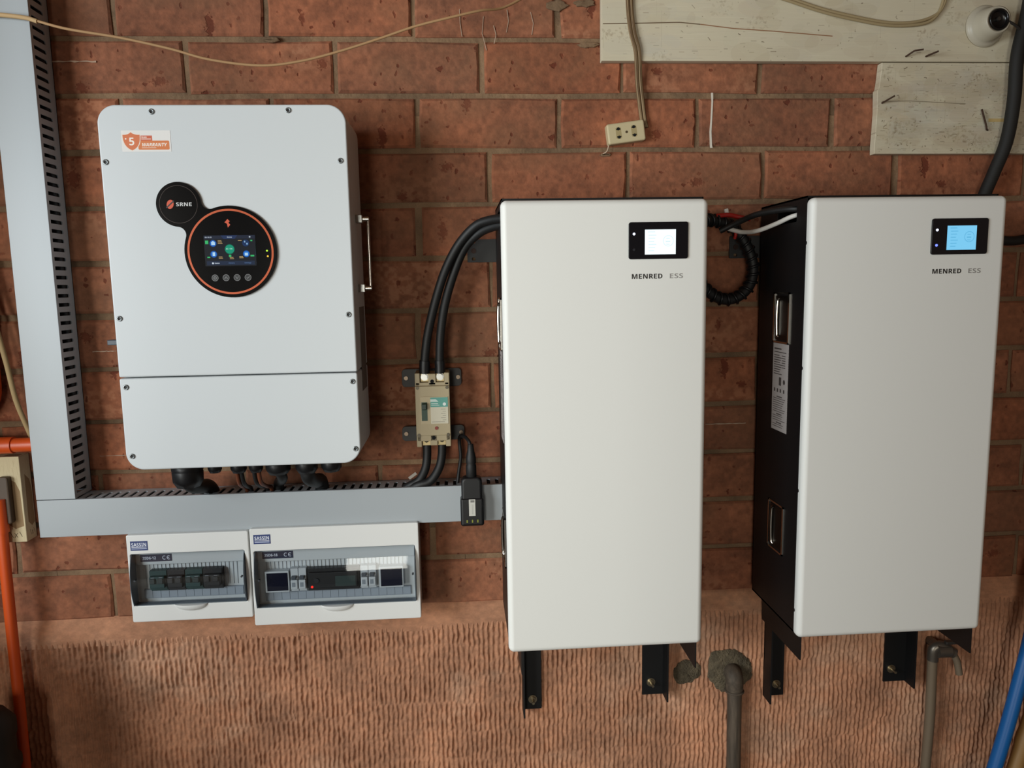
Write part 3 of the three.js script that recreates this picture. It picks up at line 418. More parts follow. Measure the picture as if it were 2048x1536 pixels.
function cabinet(label, x, legs, scr, lowLed) {
  const W = 0.427, H = 0.962, ZF = 0.30, o = thing('battery_cabinet', label, 'battery', [x, 0.809, 0], 'wall batteries');
  const cv = part(o, 'front_cover', at(new RoundedBoxGeometry(W, H, 0.03, 4, 0.0125), W / 2, H / 2, ZF - 0.015), whiteCab);
  for (const y of [0.87, 0.605, 0.335, 0.06]) for (const s of [0, 1]) part(cv, 'cover_screw', s ? cylX(W - 0.001, W + 0.0008, y, ZF - 0.02, 0.004, 10) : cylX(-0.0008, 0.001, y, ZF - 0.02, 0.004, 10), blackPlastic);
  // body with a cable slot cut near the top of each side
  const bx0 = 0.003, bx1 = W - 0.003, zb = 0.032, zf = ZF - 0.029;
  const side = () => { const s = new THREE.Shape([[zb, 0.004], [zf, 0.004], [zf, 0.968], [zb, 0.968]].map((v) => new THREE.Vector2(...v))); s.holes.push(rrect(0.1, 0.034, 0.004, 0.175, 0.935, THREE.Path)); const g = extrude(s, 0.002); g.rotateY(-Math.PI / 2); return g; };
  const body = part(o, 'body', [at(side(), bx0 + 0.002, 0, 0), at(side(), bx1, 0, 0), box(bx0, bx1, 0.964, 0.968, zb, zf), box(bx0, bx1, 0.004, 0.008, zb, zf), box(bx0, bx1, 0.004, 0.968, zb, zb + 0.002), box(bx0 + 0.002, bx1 - 0.002, 0.008, 0.9, zb, zf)], blackSteel);
  // sunk bail handles and the rating label on the side
  for (const [y0, y1] of [[0.65, 0.766], [0.157, 0.274]]) {
    const h = part(body, 'bail_handle', [box(bx0 - 0.0025, bx0, y0, y0 + 0.004, 0.122, 0.206), box(bx0 - 0.0025, bx0, y1 - 0.004, y1, 0.122, 0.206), box(bx0 - 0.0025, bx0, y0, y1, 0.122, 0.127), box(bx0 - 0.0025, bx0, y0, y1, 0.2, 0.206), tube([[bx0 - 0.001, y0 + 0.013, 0.152], [bx0 - 0.0035, y0 + 0.02, 0.148], [bx0 - 0.0045, (y0 + y1) / 2, 0.147], [bx0 - 0.0035, y1 - 0.02, 0.148], [bx0 - 0.001, y1 - 0.013, 0.152]], 0.0034, 24, 8)], chrome);
    part(h, 'handle_pan', box(bx0 - 0.0012, bx0, y0 + 0.008, y1 - 0.008, 0.129, 0.198), M(0x2e2925, 0.3, { metalness: 0.9 }));  // dark brown stands for bricks mirrored in chrome, painted into the colour
    h.userData.label = 'sunk chrome bail handle';
  }
  { const g = box(bx0 - 0.0006, bx0, 0.446, 0.649, 0.124, 0.206); part(body, 'rating_label', g, M(0xffffff, 0.6, { map: ratingTex })); }
  // display
  const d = part(o, 'display', at(extrude(rrect(0.1235, 0.0745, 0.005, 0.3215, 0.878), 0.004, 0.001, 2), 0, 0, ZF - 0.0005), P(0x131317, 0.2, {}));
  part(d, 'screen', sticker(0.293, 0.357, 0.85, 0.9, ZF + 0.0035, 0.0006), scr);
  part(d, 'white_led', cylZ(0.2705, 0.8915, ZF + 0.0035, ZF + 0.0045, 0.0026, 12), ledOn);
  part(d, 'status_led', cylZ(0.2705, 0.86, ZF + 0.0035, ZF + 0.0045, 0.0026, 12), lowLed ? ledBlue : ledOff);
  part(cv, 'brand_lettering', text('MENRED', 0.0098, 0.2655, 0.8012, ZF, 1.17), M(0x33312f, 0.6));
  part(cv, 'series_lettering', text('ESS', 0.0098, 0.3445, 0.8012, ZF, 1.38), M(0x9d9a95, 0.6));
  // hanging angle plates under the case
  for (const s of [0, 1]) { const px = s ? W - 0.011 : 0.03, q = s ? -1 : 1, z1 = s ? 0.285 : 0.252, y = s ? -0.063 : -0.076; part(o, 'support_angle', [box(px, px + 0.003, y, 0.004, 0.034, z1), box(Math.min(px, px + q * 0.048), Math.max(px, px + q * 0.048), 0.0005, 0.0035, 0.034, z1)], blackSteel); }
  // wall legs with their fixing bolts, and slotted wall tabs
  legs.forEach(([a, b, y, bx, by], i) => {
    const lg = part(o, 'wall_leg', [box(a, b, y, 0.3, 0.016, 0.02), i ? box(b - 0.004, b, y, 0.3, 0.016, 0.062) : box(a, a + 0.004, y, 0.3, 0.016, 0.062)], blackSteel);
    part(lg, 'fixing_bolt', [cylZ(bx, by, 0.02, 0.026, 0.0085, 6), cylZ(bx, by, 0.005, 0.042, 0.0035, 10), cylZ(bx, by, 0.02, 0.0214, 0.0115, 16)], brass);
  });
  for (const s of [0, 1]) {
    const sh = rrect(0.105, 0.054, 0.003, s ? W + 0.0125 : -0.0125, 0.876), hx = s ? W + 0.05 : -0.05;
    sh.holes.push(rrect(0.009, 0.007, 0.003, hx, 0.897, THREE.Path), rrect(0.011, 0.012, 0.005, hx, 0.876, THREE.Path), rrect(0.009, 0.007, 0.003, hx, 0.857, THREE.Path));
    const tb = part(o, 'wall_tab', [at(extrude(sh, 0.003), 0, 0, 0.004), box(s ? W - 0.02 : 0.012, s ? W - 0.012 : 0.02, 0.849, 0.903, 0.004, 0.034)], M(0x2a2a2a, 0.5));
    part(tb, 'fixing_screw', cylZ(hx, 0.876, 0.006, 0.0095, 0.0065, 8), M(0x3a2a24, 0.5, { metalness: 0.6 }));
  }
  return o;
}
cabinet('tall white wall battery hung next to the beige two-pole breaker and its arching cables', 0.089, [[0.048, 0.098, -0.298, 0.075, -0.271], [0.363, 0.421, -0.276, 0.386, -0.242]], screenMat('#effcff', '#cfe4ea', 1.05), false);
cabinet('tall white wall battery under the nailed board, chrome handles on its black side', 0.732, [[0.046, 0.1, -0.298, 0.08, -0.266], [0.375, 0.437, -0.277, 0.395, -0.241]], screenMat('#7ccbf2', '#5fb2dc', 0.9), true);

// ---------------------------------------------------------------- moulded case breaker with its cables
{
  const X0 = -0.107, X1 = -0.0265, Y0 = 1.226, Y1 = 1.402, ZF = 0.09, o = thing('circuit_breaker', 'beige two-pole case breaker with green switch on the brick wall', 'breaker', [X0, Y0, 0]), w = X1 - X0, h = Y1 - Y0;
  const beige = P(0xb5a684, 0.45, {});
  part(o, 'case', [rbox(0, w, 0.028, h - 0.03, 0.016, ZF, 0.002), rbox(0.001, w - 0.001, 0.008, h - 0.008, 0.016, 0.05, 0.002), rbox(0, 0.012, 0, h, 0.016, ZF - 0.006, 0.002), rbox(w - 0.012, w, 0, h, 0.016, ZF - 0.006, 0.002), rbox(w / 2 - 0.009, w / 2 + 0.009, 0.003, h - 0.002, 0.016, ZF - 0.006, 0.002), rbox(0.001, w - 0.001, 0.014, 0.03, 0.016, ZF - 0.006, 0.0015), rbox(0.001, w - 0.001, h - 0.032, h - 0.022, 0.016, ZF - 0.006, 0.0015)], beige);
  part(o, 'front_panel', rbox(0.012, w - 0.004, 0.055, 0.121, ZF - 0.002, ZF + 0.0012, 0.0006), P(0xbdae8c, 0.45, {}));
  const sw = part(o, 'switch', box(0.014, 0.0275, 0.064, 0.108, ZF - 0.001, ZF + 0.0016), M(0x0f3a26, 0.4)); part(sw, 'switch_lever', rbox(0.015, 0.0265, 0.091, 0.106, ZF, ZF + 0.012, 0.002), M(0x0c2c1e, 0.4));
  const lab = canvasTex(256, 384, (g, W, H) => { g.fillStyle = '#d8d2bc'; g.fillRect(0, 0, W, H); g.fillStyle = '#5fa598'; g.fillRect(0, 0, W, 140); g.fillStyle = '#cfe2da'; g.beginPath(); g.moveTo(0, 26); g.lineTo(80, 26); g.lineTo(120, 64); g.lineTo(0, 64); g.fill(); g.fillRect(12, 84, 100, 14); g.fillRect(12, 110, 120, 8); g.fillStyle = '#e8eeea'; g.beginPath(); g.arc(205, 100, 24, 0, 7); g.fill(); g.fillStyle = '#8f8b7c'; for (let i = 0; i < 6; i++) { g.fillRect(150 + (i % 2) * 26, 170 + i * 32, 70 - (i % 2) * 20, 6); } g.fillRect(16, 356, 190, 6); });
  part(o, 'rating_label', sticker(0.035, 0.0755, 0.057, 0.119, ZF + 0.0012, 0.0004), M(0xffffff, 0.5, { map: lab }));
  part(o, 'test_button', cylZ(0.0475, 0.046, ZF - 0.001, ZF + 0.002, 0.004, 14), M(0x8c3326, 0.4));
  for (const [x, y] of [[0.006, 0.03], [w - 0.006, 0.03], [0.006, h - 0.034], [w - 0.006, h - 0.034]]) part(o, 'cover_screw', [cylZ(x, y, ZF - 0.004, ZF + 0.0012, 0.0038, 12)], M(0x5a5448, 0.4, { metalness: 0.7 }));
  for (const [x, y] of [[w / 2, h - 0.02], [w / 2, 0.022]]) part(o, 'painted_mounting_hole', cylZ(x, y, ZF - 0.01, ZF - 0.0055, 0.0045, 14), paintedHoleShade);  // solid dark discs, painted shade in place of bored holes
  for (const x of [0.0225, 0.059]) {
    const t = part(o, 'terminal', [rbox(x - 0.0095, x + 0.0095, h - 0.022, h + 0.003, 0.05, 0.074, 0.001)], tin); part(t, 'terminal_screw', [cylZ(x, h - 0.01, 0.073, 0.081, 0.0075, 6), cylZ(x, h - 0.01, 0.073, 0.0755, 0.009, 16)], steel);
    const u = part(o, 'terminal', [rbox(x - 0.0095, x + 0.0095, 0.002, 0.017, 0.05, 0.076, 0.001)], tin); part(u, 'terminal_screw', cylZ(x, 0.014, 0.074, 0.079, 0.005, 6), M(0x3a3428, 0.4, { metalness: 0.8 }));
  }
  for (const [y0, y1, a, b] of [[1.361, 1.405, -0.142, 0.002], [1.228, 1.264, -0.146, 0.006]]) {
    const pl = part(o, 'mounting_plate', at(extrude(rrect(b - a, y1 - y0, 0.009, (a + b) / 2 - X0, (y0 + y1) / 2 - Y0), 0.003, 0.0006), 0, 0, 0.012), M(0x34322f, 0.5));
    for (const xx of [a + 0.01, b - 0.008]) part(pl, 'plate_screw', cylZ(xx - X0, (y0 + y1) / 2 - Y0, 0.004, 0.018, 0.005, 12), M(0x8c7a68, 0.4, { metalness: 0.7 }));
  }
}
const C1 = [[-0.0845, 1.4, 0.068], [-0.083, 1.43, 0.07], [-0.074, 1.49, 0.072], [-0.056, 1.56, 0.074], [-0.03, 1.635, 0.08], [0.003, 1.695, 0.09], [0.042, 1.735, 0.11], [0.075, 1.746, 0.135], [0.11, 1.747, 0.17]];
const C2 = [[-0.048, 1.4, 0.068], [-0.048, 1.43, 0.07], [-0.044, 1.49, 0.072], [-0.032, 1.56, 0.07], [-0.008, 1.635, 0.07], [0.018, 1.69, 0.08], [0.05, 1.72, 0.1], [0.08, 1.732, 0.125], [0.11, 1.735, 0.155]];
for (const [C, l] of [[C1, 'outer'], [C2, 'inner']]) {
  const o = single('battery_cable', `thick black battery cable, the ${l} of the two arching up from the beige breaker`, 'cable', tube(C, 0.0102, 64, 14), rubber, 'battery cables at the beige breaker');
  part(o, 'heat_shrink', tube([C[0], [C[0][0] + 0.0004, 1.415, 0.069], C[1]], 0.0125, 8, 14), blackPlastic);
}
single('battery_cable', 'short black cable under the beige breaker, the one touching the pale cable tie tail', 'cable', tube([[-0.0845, 1.24, 0.062], [-0.085, 1.2, 0.066], [-0.09, 1.17, 0.068], [-0.105, 1.142, 0.064], [-0.128, 1.128, 0.06], [-0.15, 1.115, 0.05]], 0.0102, 40, 14), rubber, 'short cables below the beige breaker');
single('battery_cable', 'short black cable under the beige breaker, the one on the data logger side', 'cable', tube([[-0.048, 1.24, 0.062], [-0.05, 1.2, 0.068], [-0.058, 1.17, 0.072], [-0.078, 1.142, 0.075], [-0.108, 1.131, 0.072], [-0.138, 1.115, 0.055]], 0.0102, 40, 14), rubber, 'short cables below the beige breaker');
{ const g = at(rbox(-0.011, 0.011, -0.0035, 0.0035, -0.0006, 0.0006, 0.0003), -0.121, 1.153, 0.066, 0, 0, 0.62); single('cable_tie_tail', 'pale cable tie tail by the lower breaker cables', 'cable tie', g, M(0x9a9186, 0.5)); }

// ---------------------------------------------------------------- data logger plugged on its cord
{
  const o = thing('data_logger', 'small black plug-in data logger with white label hanging before the trunking', 'data logger', [0.019, 1.04, 0.09]);
  const body = part(o, 'shell', [at(extrude(rrect(0.049, 0.115, [0.006, 0.006, 0.012, 0.012], 0, 0.06), 0.03, 0.006, 3), 0, 0, 0), at(extrude(rrect(0.055, 0.068, 0.006, 0, 0.034), 0.034, 0.006, 3), 0, 0, -0.001)], M(0x111113, 0.38));
  part(body, 'label', canvasSticker(-0.0075, 0.0075, 0.026, 0.066, 0.0331, (g, W, H) => { g.fillStyle = '#cfccc2'; g.fillRect(0, 0, W, H); g.fillStyle = '#7d7a74'; g.fillRect(24, 16, 60, 40); g.fillStyle = '#b3b0a8'; g.fillRect(44, 90, 10, 180); g.fillRect(66, 90, 6, 180); }, 96, 300)[0], canvasSticker.mat);
  for (const x of [-0.0125, 0, 0.0125]) part(body, 'indicator', box(x - 0.0016, x + 0.0016, 0.0095, 0.0165, 0.0328, 0.0334), M(0x868a30, 0.5));
  const pl = part(o, 'connector', at(lathe([[0.0001, 0.0], [0.0125, 0.0], [0.0125, 0.03], [0.0105, 0.034], [0.012, 0.038], [0.012, 0.05], [0.0085, 0.065], [0.0065, 0.082], [0.0001, 0.083]], 18), 0, 0.112, 0.014), rubber);
  part(o, 'cord', tube([[0, 0.188, 0.014], [-0.004, 0.2, 0.006], [-0.014, 0.206, -0.02], [-0.024, 0.202, -0.042], [-0.026, 0.185, -0.05], [-0.024, 0.15, -0.05], [-0.03, 0.11, -0.045], [-0.034, 0.08, -0.04], [-0.034, 0.06, -0.04]], 0.0042, 60, 10), rubber);
}
function canvasSticker(x0, x1, y0, y1, z, draw, W = 128, H = 256) { canvasSticker.mat = M(0xffffff, 0.5, { map: canvasTex(W, H, draw) }); return [sticker(x0, x1, y0, y1, z, 0.0005)]; }

// ---------------------------------------------------------------- boards, nails, lamp holder and old wiring
const boardTex = (w, h, s0, extra) => canvasTex(w, h, (g, W, H) => {
  seed = s0; g.fillStyle = '#d2c8ae'; g.fillRect(0, 0, W, H);
  for (let i = 0; i < 1500; i++) { g.globalAlpha = rr(0.03, 0.16); g.fillStyle = rnd() < 0.5 ? '#efe9d8' : '#9d927c'; const x = rnd() * W, y = rnd() * H, l = rr(10, 190); g.fillRect(x, y, l, rr(0.6, 2)); }
  for (let i = 0; i < 260; i++) { g.globalAlpha = rr(0.03, 0.13); g.fillStyle = rnd() < 0.6 ? '#a9977a' : '#b8b8ae'; g.beginPath(); g.ellipse(rnd() * W, rnd() * H, rr(15, 120), rr(8, 50), rr(-0.3, 0.3), 0, 7); g.fill(); }
  for (let i = 0; i < 520; i++) { g.globalAlpha = rr(0.2, 0.75); g.fillStyle = rnd() < 0.7 ? '#6b5c46' : '#8a775a'; const x = rnd() * W, y = rnd() * H; if (rnd() < 0.55) g.fillRect(x, y, rr(3, 22), rr(0.8, 2)); else { g.beginPath(); g.ellipse(x, y, rr(0.8, 3.6), rr(0.8, 2.6), rnd() * 3, 0, 7); g.fill(); } }
  for (let i = 0; i < 60; i++) { g.globalAlpha = rr(0.4, 0.9); g.strokeStyle = '#5c4d3a'; g.lineWidth = rr(1, 2.4); const x = rnd() * W, y = rnd() * H; g.beginPath(); g.moveTo(x, y); g.quadraticCurveTo(x + rr(-8, 10), y + rr(-8, 8), x + rr(-10, 12), y + rr(-12, 12)); g.stroke(); }
  for (let i = 0; i < 34; i++) { g.globalAlpha = rr(0.06, 0.2); g.fillStyle = '#7d6a4c'; const x = rnd() * W, y = rnd() * H; for (let k = 0; k < 26; k++) { g.beginPath(); g.ellipse(x + rr(-40, 40), y + rr(-24, 24), rr(1, 9), rr(1, 5), rnd() * 3, 0, 7); g.fill(); } }
  for (let i = 0; i < 40; i++) { g.globalAlpha = rr(0.08, 0.28); g.fillStyle = '#8d7d60'; g.fillRect(rnd() * W, rnd() * H, rr(0.8, 1.8), rr(20, 130)); }
  g.globalAlpha = 1; extra(g, W, H);
});
const crackLine = (g, pts, c, lw) => { g.strokeStyle = c; g.lineWidth = lw; g.beginPath(); g.moveTo(...pts[0]); for (const p of pts.slice(1)) g.lineTo(...p); g.stroke(); };
{
  // 1.35 m x 0.384 m, 2048 x 584 pixels
  const t = boardTex(2048, 584, 91, (g, W, H) => { const px = 2048 / 1.35; const q = (x, y) => [(x - 0.347) * px, (2.5 - y) * px]; crackLine(g, [q(0.35, 2.197), q(0.45, 2.199), q(0.53, 2.201), q(0.58, 2.197)], '#5f4a34', 3); crackLine(g, [q(0.58, 2.197), q(0.66, 2.188), q(0.75, 2.183), q(0.9, 2.172)], '#8c5f40', 3); });
  single('wooden_board', 'long cream-painted weathered board at the top of the wall with cracks', 'board', rbox(0.347, 1.697, 2.116, 2.5, 0.004, 0.025, 0.0015), M(0xffffff, 0.8, { map: t }), 'painted boards');
  const t2 = boardTex(1024, 318, 17, (g, W, H) => { const px = 1024 / 0.68; const q = (x, y) => [(x - 1.017) * px, (2.114 - y) * px]; crackLine(g, [q(1.03, 2.026), q(1.1, 2.027), q(1.16, 2.024), q(1.24, 2.02)], '#7d715c', 2); g.globalAlpha = 0.55; g.fillStyle = '#c79a45'; const [x, y] = q(1.3, 1.986); g.fillRect(x, y, 70, 12); g.globalAlpha = 1; });
  const s = new THREE.Shape([[1.025, 2.1135], [1.0225, 2.08], [1.0195, 2.055], [1.016, 2.05], [1.0175, 2.0], [1.016, 1.95], [1.0145, 1.92], [1.015, 1.902], [1.7, 1.9], [1.7, 2.1135]].map((v) => new THREE.Vector2(...v)));
  const g = prep(extrude(s, 0.021, 0.001, 1)); g.translate(0, 0, 0.004); uvMetres(g, 0.685, 0.2135, -1.015, -1.9);
  single('wooden_board', 'short cream-painted board with a ragged end fixed below the long one', 'board', g, M(0xffffff, 0.8, { map: t2 }), 'painted boards');
}
const nail = (label, a, b, c) => { const o = single('bent_nail', label, 'nail', [tube([[a[0], a[1], 0.02], [a[0], a[1], 0.03], ...(c ? [[c[0], c[1], 0.045]] : []), [b[0], b[1], 0.055]], 0.0022, 16, 6, 0.1)], rust, 'rusty nails in the boards'); return o; };
nail('rusty kinked nail at the lower edge of the long board', [1.083, 2.128], [1.108, 2.135], [1.092, 2.135]);
nail('straight rusty nail next to the kinked nail in the long board', [1.133, 2.128], [1.144, 2.131]);
nail('rusty nail with head at the ragged end of the short board', [1.029, 2.021], [1.042, 2.03]);
{ const o = single('bent_nail', 'long rusty nail hammered flat on the short board beside the thick cable', 'nail', tube([[1.302, 1.957, 0.022], [1.292, 1.957, 0.032], [1.289, 1.965, 0.034], [1.275, 2.004, 0.034]], 0.0022, 18, 6, 0.2), rust, 'rusty nails in the boards'); }
{
  const o = thing('lamp_holder', 'white porcelain lamp holder with black socket on the long board', 'lamp holder', [1.274, 2.196, 0.025]); o.scale.setScalar(1.12);
  const por = P(0xbdb5a2, 0.4, {});
  part(o, 'base', at(lathe([[0.0001, 0], [0.042, 0], [0.043, 0.004], [0.039, 0.009], [0.033, 0.012], [0.0305, 0.03], [0.0275, 0.044], [0.0225, 0.046], [0.022, 0.036], [0.0001, 0.036]], 36).rotateX(Math.PI / 2), 0, 0, 0), por);
  part(o, 'socket', at(lathe([[0.0001, 0.03], [0.0215, 0.03], [0.0218, 0.047], [0.019, 0.049], [0.017, 0.046], [0.016, 0.038], [0.0001, 0.038]], 28).rotateX(Math.PI / 2), 0, 0, 0), P(0x111010, 0.25, {}));
  part(o, 'contact', [cylZ(0.003, 0.003, 0.036, 0.042, 0.004, 10)], M(0x5a5650, 0.4, { metalness: 0.8 }));
  part(o, 'lead', tube([[0.018, -0.002, 0.044], [0.035, -0.008, 0.042], [0.06, -0.018, 0.035], [0.09, -0.024, 0.03]], 0.0028, 20, 8), M(0x2a2622, 0.6));
}
single('twin_flex', 'flat beige twin flex drooping across the long board', 'cable', [0.0032, -0.0032].map((dy) => tube([[0.62, 2.30 + dy, 0.031], [0.773, 2.257 + dy, 0.031], [0.865, 2.23 + dy, 0.031], [0.938, 2.214 + dy, 0.031], [1.025, 2.2 + dy, 0.031], [1.09, 2.2 + dy, 0.031], [1.135, 2.21 + dy * 1.2, 0.031], [1.16 + dy * 0.6, 2.232 + dy * 0.4, 0.031], [1.172 + dy, 2.275, 0.031], [1.18 + dy, 2.34, 0.031]], 0.0036, 90, 8)), M(0xa3906c, 0.6));
single('thick_cable', 'thick black cable coming down over the boards behind the battery below the nailed board', 'cable', tube([[1.37, 2.35, 0.06], [1.355, 2.22, 0.06], [1.337, 2.122, 0.06], [1.337, 2.019, 0.058], [1.33, 1.927, 0.052], [1.313, 1.857, 0.04], [1.297, 1.798, 0.03], [1.28, 1.73, 0.03], [1.25, 1.66, 0.03]], 0.0148, 64, 14), M(0x191714, 0.7));
single('thin_black_cable', 'thin black cable sagging along the bricks past the battery under the nailed board', 'cable', tube([[1.18, 1.735, 0.015], [1.3, 1.705, 0.016], [1.38, 1.69, 0.016], [1.46, 1.70, 0.016], [1.58, 1.72, 0.016]], 0.012, 30, 10), rubber);
{
  const o = thing('socket_outlet', 'small grimy cream double socket hanging tilted on its cord on the bricks', 'socket', [0.405, 1.955, 0.002]); o.rotation.z = 0.13;
  const cream = P(0xc9ba94, 0.45, {});
  const s = rrect(0.09, 0.047, 0.005);
  part(o, 'housing', at(extrude(s, 0.027, 0.004, 3), 0, 0, 0), cream);
  part(o, 'cover_screw', cylZ(0.0005, 0, 0.0265, 0.0275, 0.003, 12), M(0x4a3a20, 0.6));
  for (const sx of [-1, 1]) { const f = part(o, 'outlet_face', at(extrude(rrect(0.013, 0.026, 0.003, sx * 0.0185, 0), 0.0006), 0, 0, 0.0265), M(0xa8976c, 0.6)); for (const sy of [-1, 1]) part(f, 'painted_pin_hole', [cylZ(sx * 0.0185, sy * 0.0095, 0.0268, 0.0277, 0.0036, 12), box(sx * 0.0185 - 0.005, sx * 0.0185 + 0.005, sy * 0.0085 - 0.0014, sy * 0.0085 + 0.0014, 0.0268, 0.0276)], paintedHoleShade); }  // dark discs and bars on the face, shade painted where pins would enter
  const c = thing('flat_flex', 'dirty flat twin flex hanging over the long board down to the socket', 'cable');
  const path = [[0.405, 2.45, 0.03], [0.41, 2.3, 0.03], [0.412, 2.23, 0.03], [0.418, 2.18, 0.031], [0.429, 2.14, 0.031], [0.433, 2.11, 0.026], [0.438, 2.07, 0.014], [0.445, 2.02, 0.01], [0.45, 1.985, 0.01], [0.454, 1.968, 0.012]];
  const flexTex = dataTex(64, 512, (i, j) => { const d = smooth(0.45, 0.6, fbm(i * 0.08, j * 0.09, 3)); return [150 - 72 * d, 126 - 74 * d, 92 - 66 * d]; });
  for (const dx of [-0.0042, 0.0042]) { const g = tube(path.map(([x, y, z]) => [x + dx, y + dx * 0.1, z]), 0.0046, 80, 8); part(c, 'core', g, M(0xffffff, 0.7, { map: flexTex })); }
  single('frayed_wire', 'short frayed pale wire end poking out under the socket', 'wire', tube([[0.366, 1.935, 0.012], [0.365, 1.922, 0.012], [0.361, 1.913, 0.01], [0.353, 1.909, 0.008]], 0.0016, 16, 6), M(0xc0a890, 0.7));
}
single('strung_wire', 'thin tan wire strung in a sag across the top of the wall', 'wire', tube([[-1.2, 2.185, 0.1], [-0.944, 2.183, 0.1], [-0.894, 2.178, 0.1], [-0.815, 2.157, 0.1], [-0.704, 2.139, 0.1], [-0.602, 2.117, 0.1], [-0.52, 2.095, 0.1], [-0.415, 2.083, 0.1], [-0.329, 2.092, 0.1], [-0.243, 2.113, 0.1], [-0.155, 2.14, 0.1], [-0.079, 2.165, 0.1], [-0.002, 2.184, 0.1], [0.064, 2.202, 0.09], [0.12, 2.22, 0.06], [0.2, 2.27, 0.03]], 0.0029, 140, 8), M(0xb28c62, 0.75));
single('wire_tie', 'frayed tan wrapping around the strung wire before the upright trunking', 'wire', tube([[-1.0, 2.185, 0.1], [-0.944, 2.1835, 0.1], [-0.894, 2.178, 0.1], [-0.87, 2.171, 0.1]], 0.0048, 30, 7), M(0xc0a074, 0.8));

// ---------------------------------------------------------------- coiled harness between the batteries
{
  const o = thing('corrugated_hose', 'coiled black spiral-wrapped cable bundle between the two batteries', 'cable bundle');
  const c = curve([[0.5, 1.72, 0.16], [0.545, 1.738, 0.11], [0.6, 1.745, 0.07], [0.652, 1.732, 0.055], [0.688, 1.695, 0.05], [0.71, 1.64, 0.05], [0.702, 1.592, 0.052], [0.67, 1.563, 0.055], [0.63, 1.56, 0.06], [0.59, 1.582, 0.07], [0.56, 1.62, 0.08], [0.55, 1.67, 0.09]]);
  part(o, 'inner_bundle', new THREE.TubeGeometry(c, 120, 0.0125, 12), rubber);
  const n = 1100, fr = c.computeFrenetFrames(n), pts = []; for (let i = 0; i <= n; i++) { const u = i / n, p = c.getPointAt(u), a = u * 60 * Math.PI; pts.push(p.clone().addScaledVector(fr.normals[i], 0.0135 * Math.cos(a)).addScaledVector(fr.binormals[i], 0.0135 * Math.sin(a))); }
  part(o, 'spiral_wrap', new THREE.TubeGeometry(new THREE.CatmullRomCurve3(pts), 900, 0.0034, 6), blackPlastic);
}
const red = M(0xa82018, 0.5);
single('red_wire', 'red wire arching over the top of the coiled bundle', 'wire', tube([[0.61, 1.755, 0.07], [0.64, 1.757, 0.07], [0.665, 1.752, 0.07], [0.69, 1.746, 0.08]], 0.0055, 20, 8), red);
single('red_wire', 'red wire end peeping out under the coiled bundle', 'wire', tube([[0.655, 1.722, 0.072], [0.657, 1.712, 0.074], [0.656, 1.702, 0.07]], 0.004, 12, 8), red);
single('white_plug', 'small white plug tip above the coiled bundle', 'plug', [at(rbox(-0.004, 0.004, -0.007, 0.007, -0.004, 0.004, 0.0012), 0.637, 1.765, 0.065, 0, 0, 0.2)], M(0xcfcbc0, 0.5));
single('black_cable', 'black cable running from the coiled bundle into the battery under the nailed board', 'cable', tube([[0.62, 1.72, 0.07], [0.65, 1.735, 0.085], [0.685, 1.752, 0.12], [0.715, 1.757, 0.165], [0.74, 1.757, 0.2], [0.77, 1.755, 0.21]], 0.0068, 40, 10), rubber);
single('white_cable', 'white cable running from the coiled bundle into the battery under the nailed board', 'cable', tube([[0.64, 1.725, 0.07], [0.668, 1.716, 0.085], [0.69, 1.716, 0.12], [0.715, 1.728, 0.165], [0.737, 1.741, 0.2], [0.77, 1.748, 0.21]], 0.0052, 40, 10), M(0xd6d3cc, 0.5));

// ---------------------------------------------------------------- pipes and odds on the plaster, right half
const cement = M(0xffffff, 0.95, { map: dataTex(256, 256, (i, j) => { const k = 0.7 + 0.5 * fbm(i * 0.05, j * 0.05, 4) + 0.15 * (hash(i, j) - 0.5); return [100 * k, 89 * k, 70 * k]; }), bumpMap: mortarTex.bump, bumpScale: 0.004 });
const blob = (cx, cy, rx, ry, z, s0) => { seed = s0; const N = 72, R = 10, pos = []; const f = Array.from({ length: N }, (_, i) => { const a = i / N * Math.PI * 2; return 0.66 + 0.6 * fbm(3 + s0 + Math.cos(a) * 1.5, 7 + Math.sin(a) * 1.5, 3) + rr(-0.02, 0.02); }); const pt = (i, k) => { const a = i / N * Math.PI * 2, t = k / R, e = t * (1 - (1 - f[i % N]) * t); return [cx + Math.cos(a) * rx * e, cy + Math.sin(a) * ry * e, 0.0135 + z * Math.sqrt(Math.max(0, 1 - t * t)) + (k && k < R ? rr(-0.0012, 0.0012) : 0)]; }; const grid = []; for (let k = 0; k <= R; k++) grid.push(Array.from({ length: N }, (_, i) => pt(i, k))); for (let k = 0; k < R; k++) for (let i = 0; i < N; i++) { const j = (i + 1) % N; pos.push(...grid[k][i], ...grid[k + 1][i], ...grid[k + 1][j], ...grid[k][i], ...grid[k + 1][j], ...grid[k][j]); } const g = new THREE.BufferGeometry(); g.setAttribute('position', new THREE.Float32BufferAttribute(pos, 3)); uvMetres(g, 0.25, 0.25); return toCreasedNormals(g, 1); };
part(wall, 'cement_patch', blob(0.688, 0.585, 0.062, 0.062, 0.01, 5), cement); part(wall, 'cement_patch', blob(0.572, 0.583, 0.037, 0.036, 0.007, 8), cement);
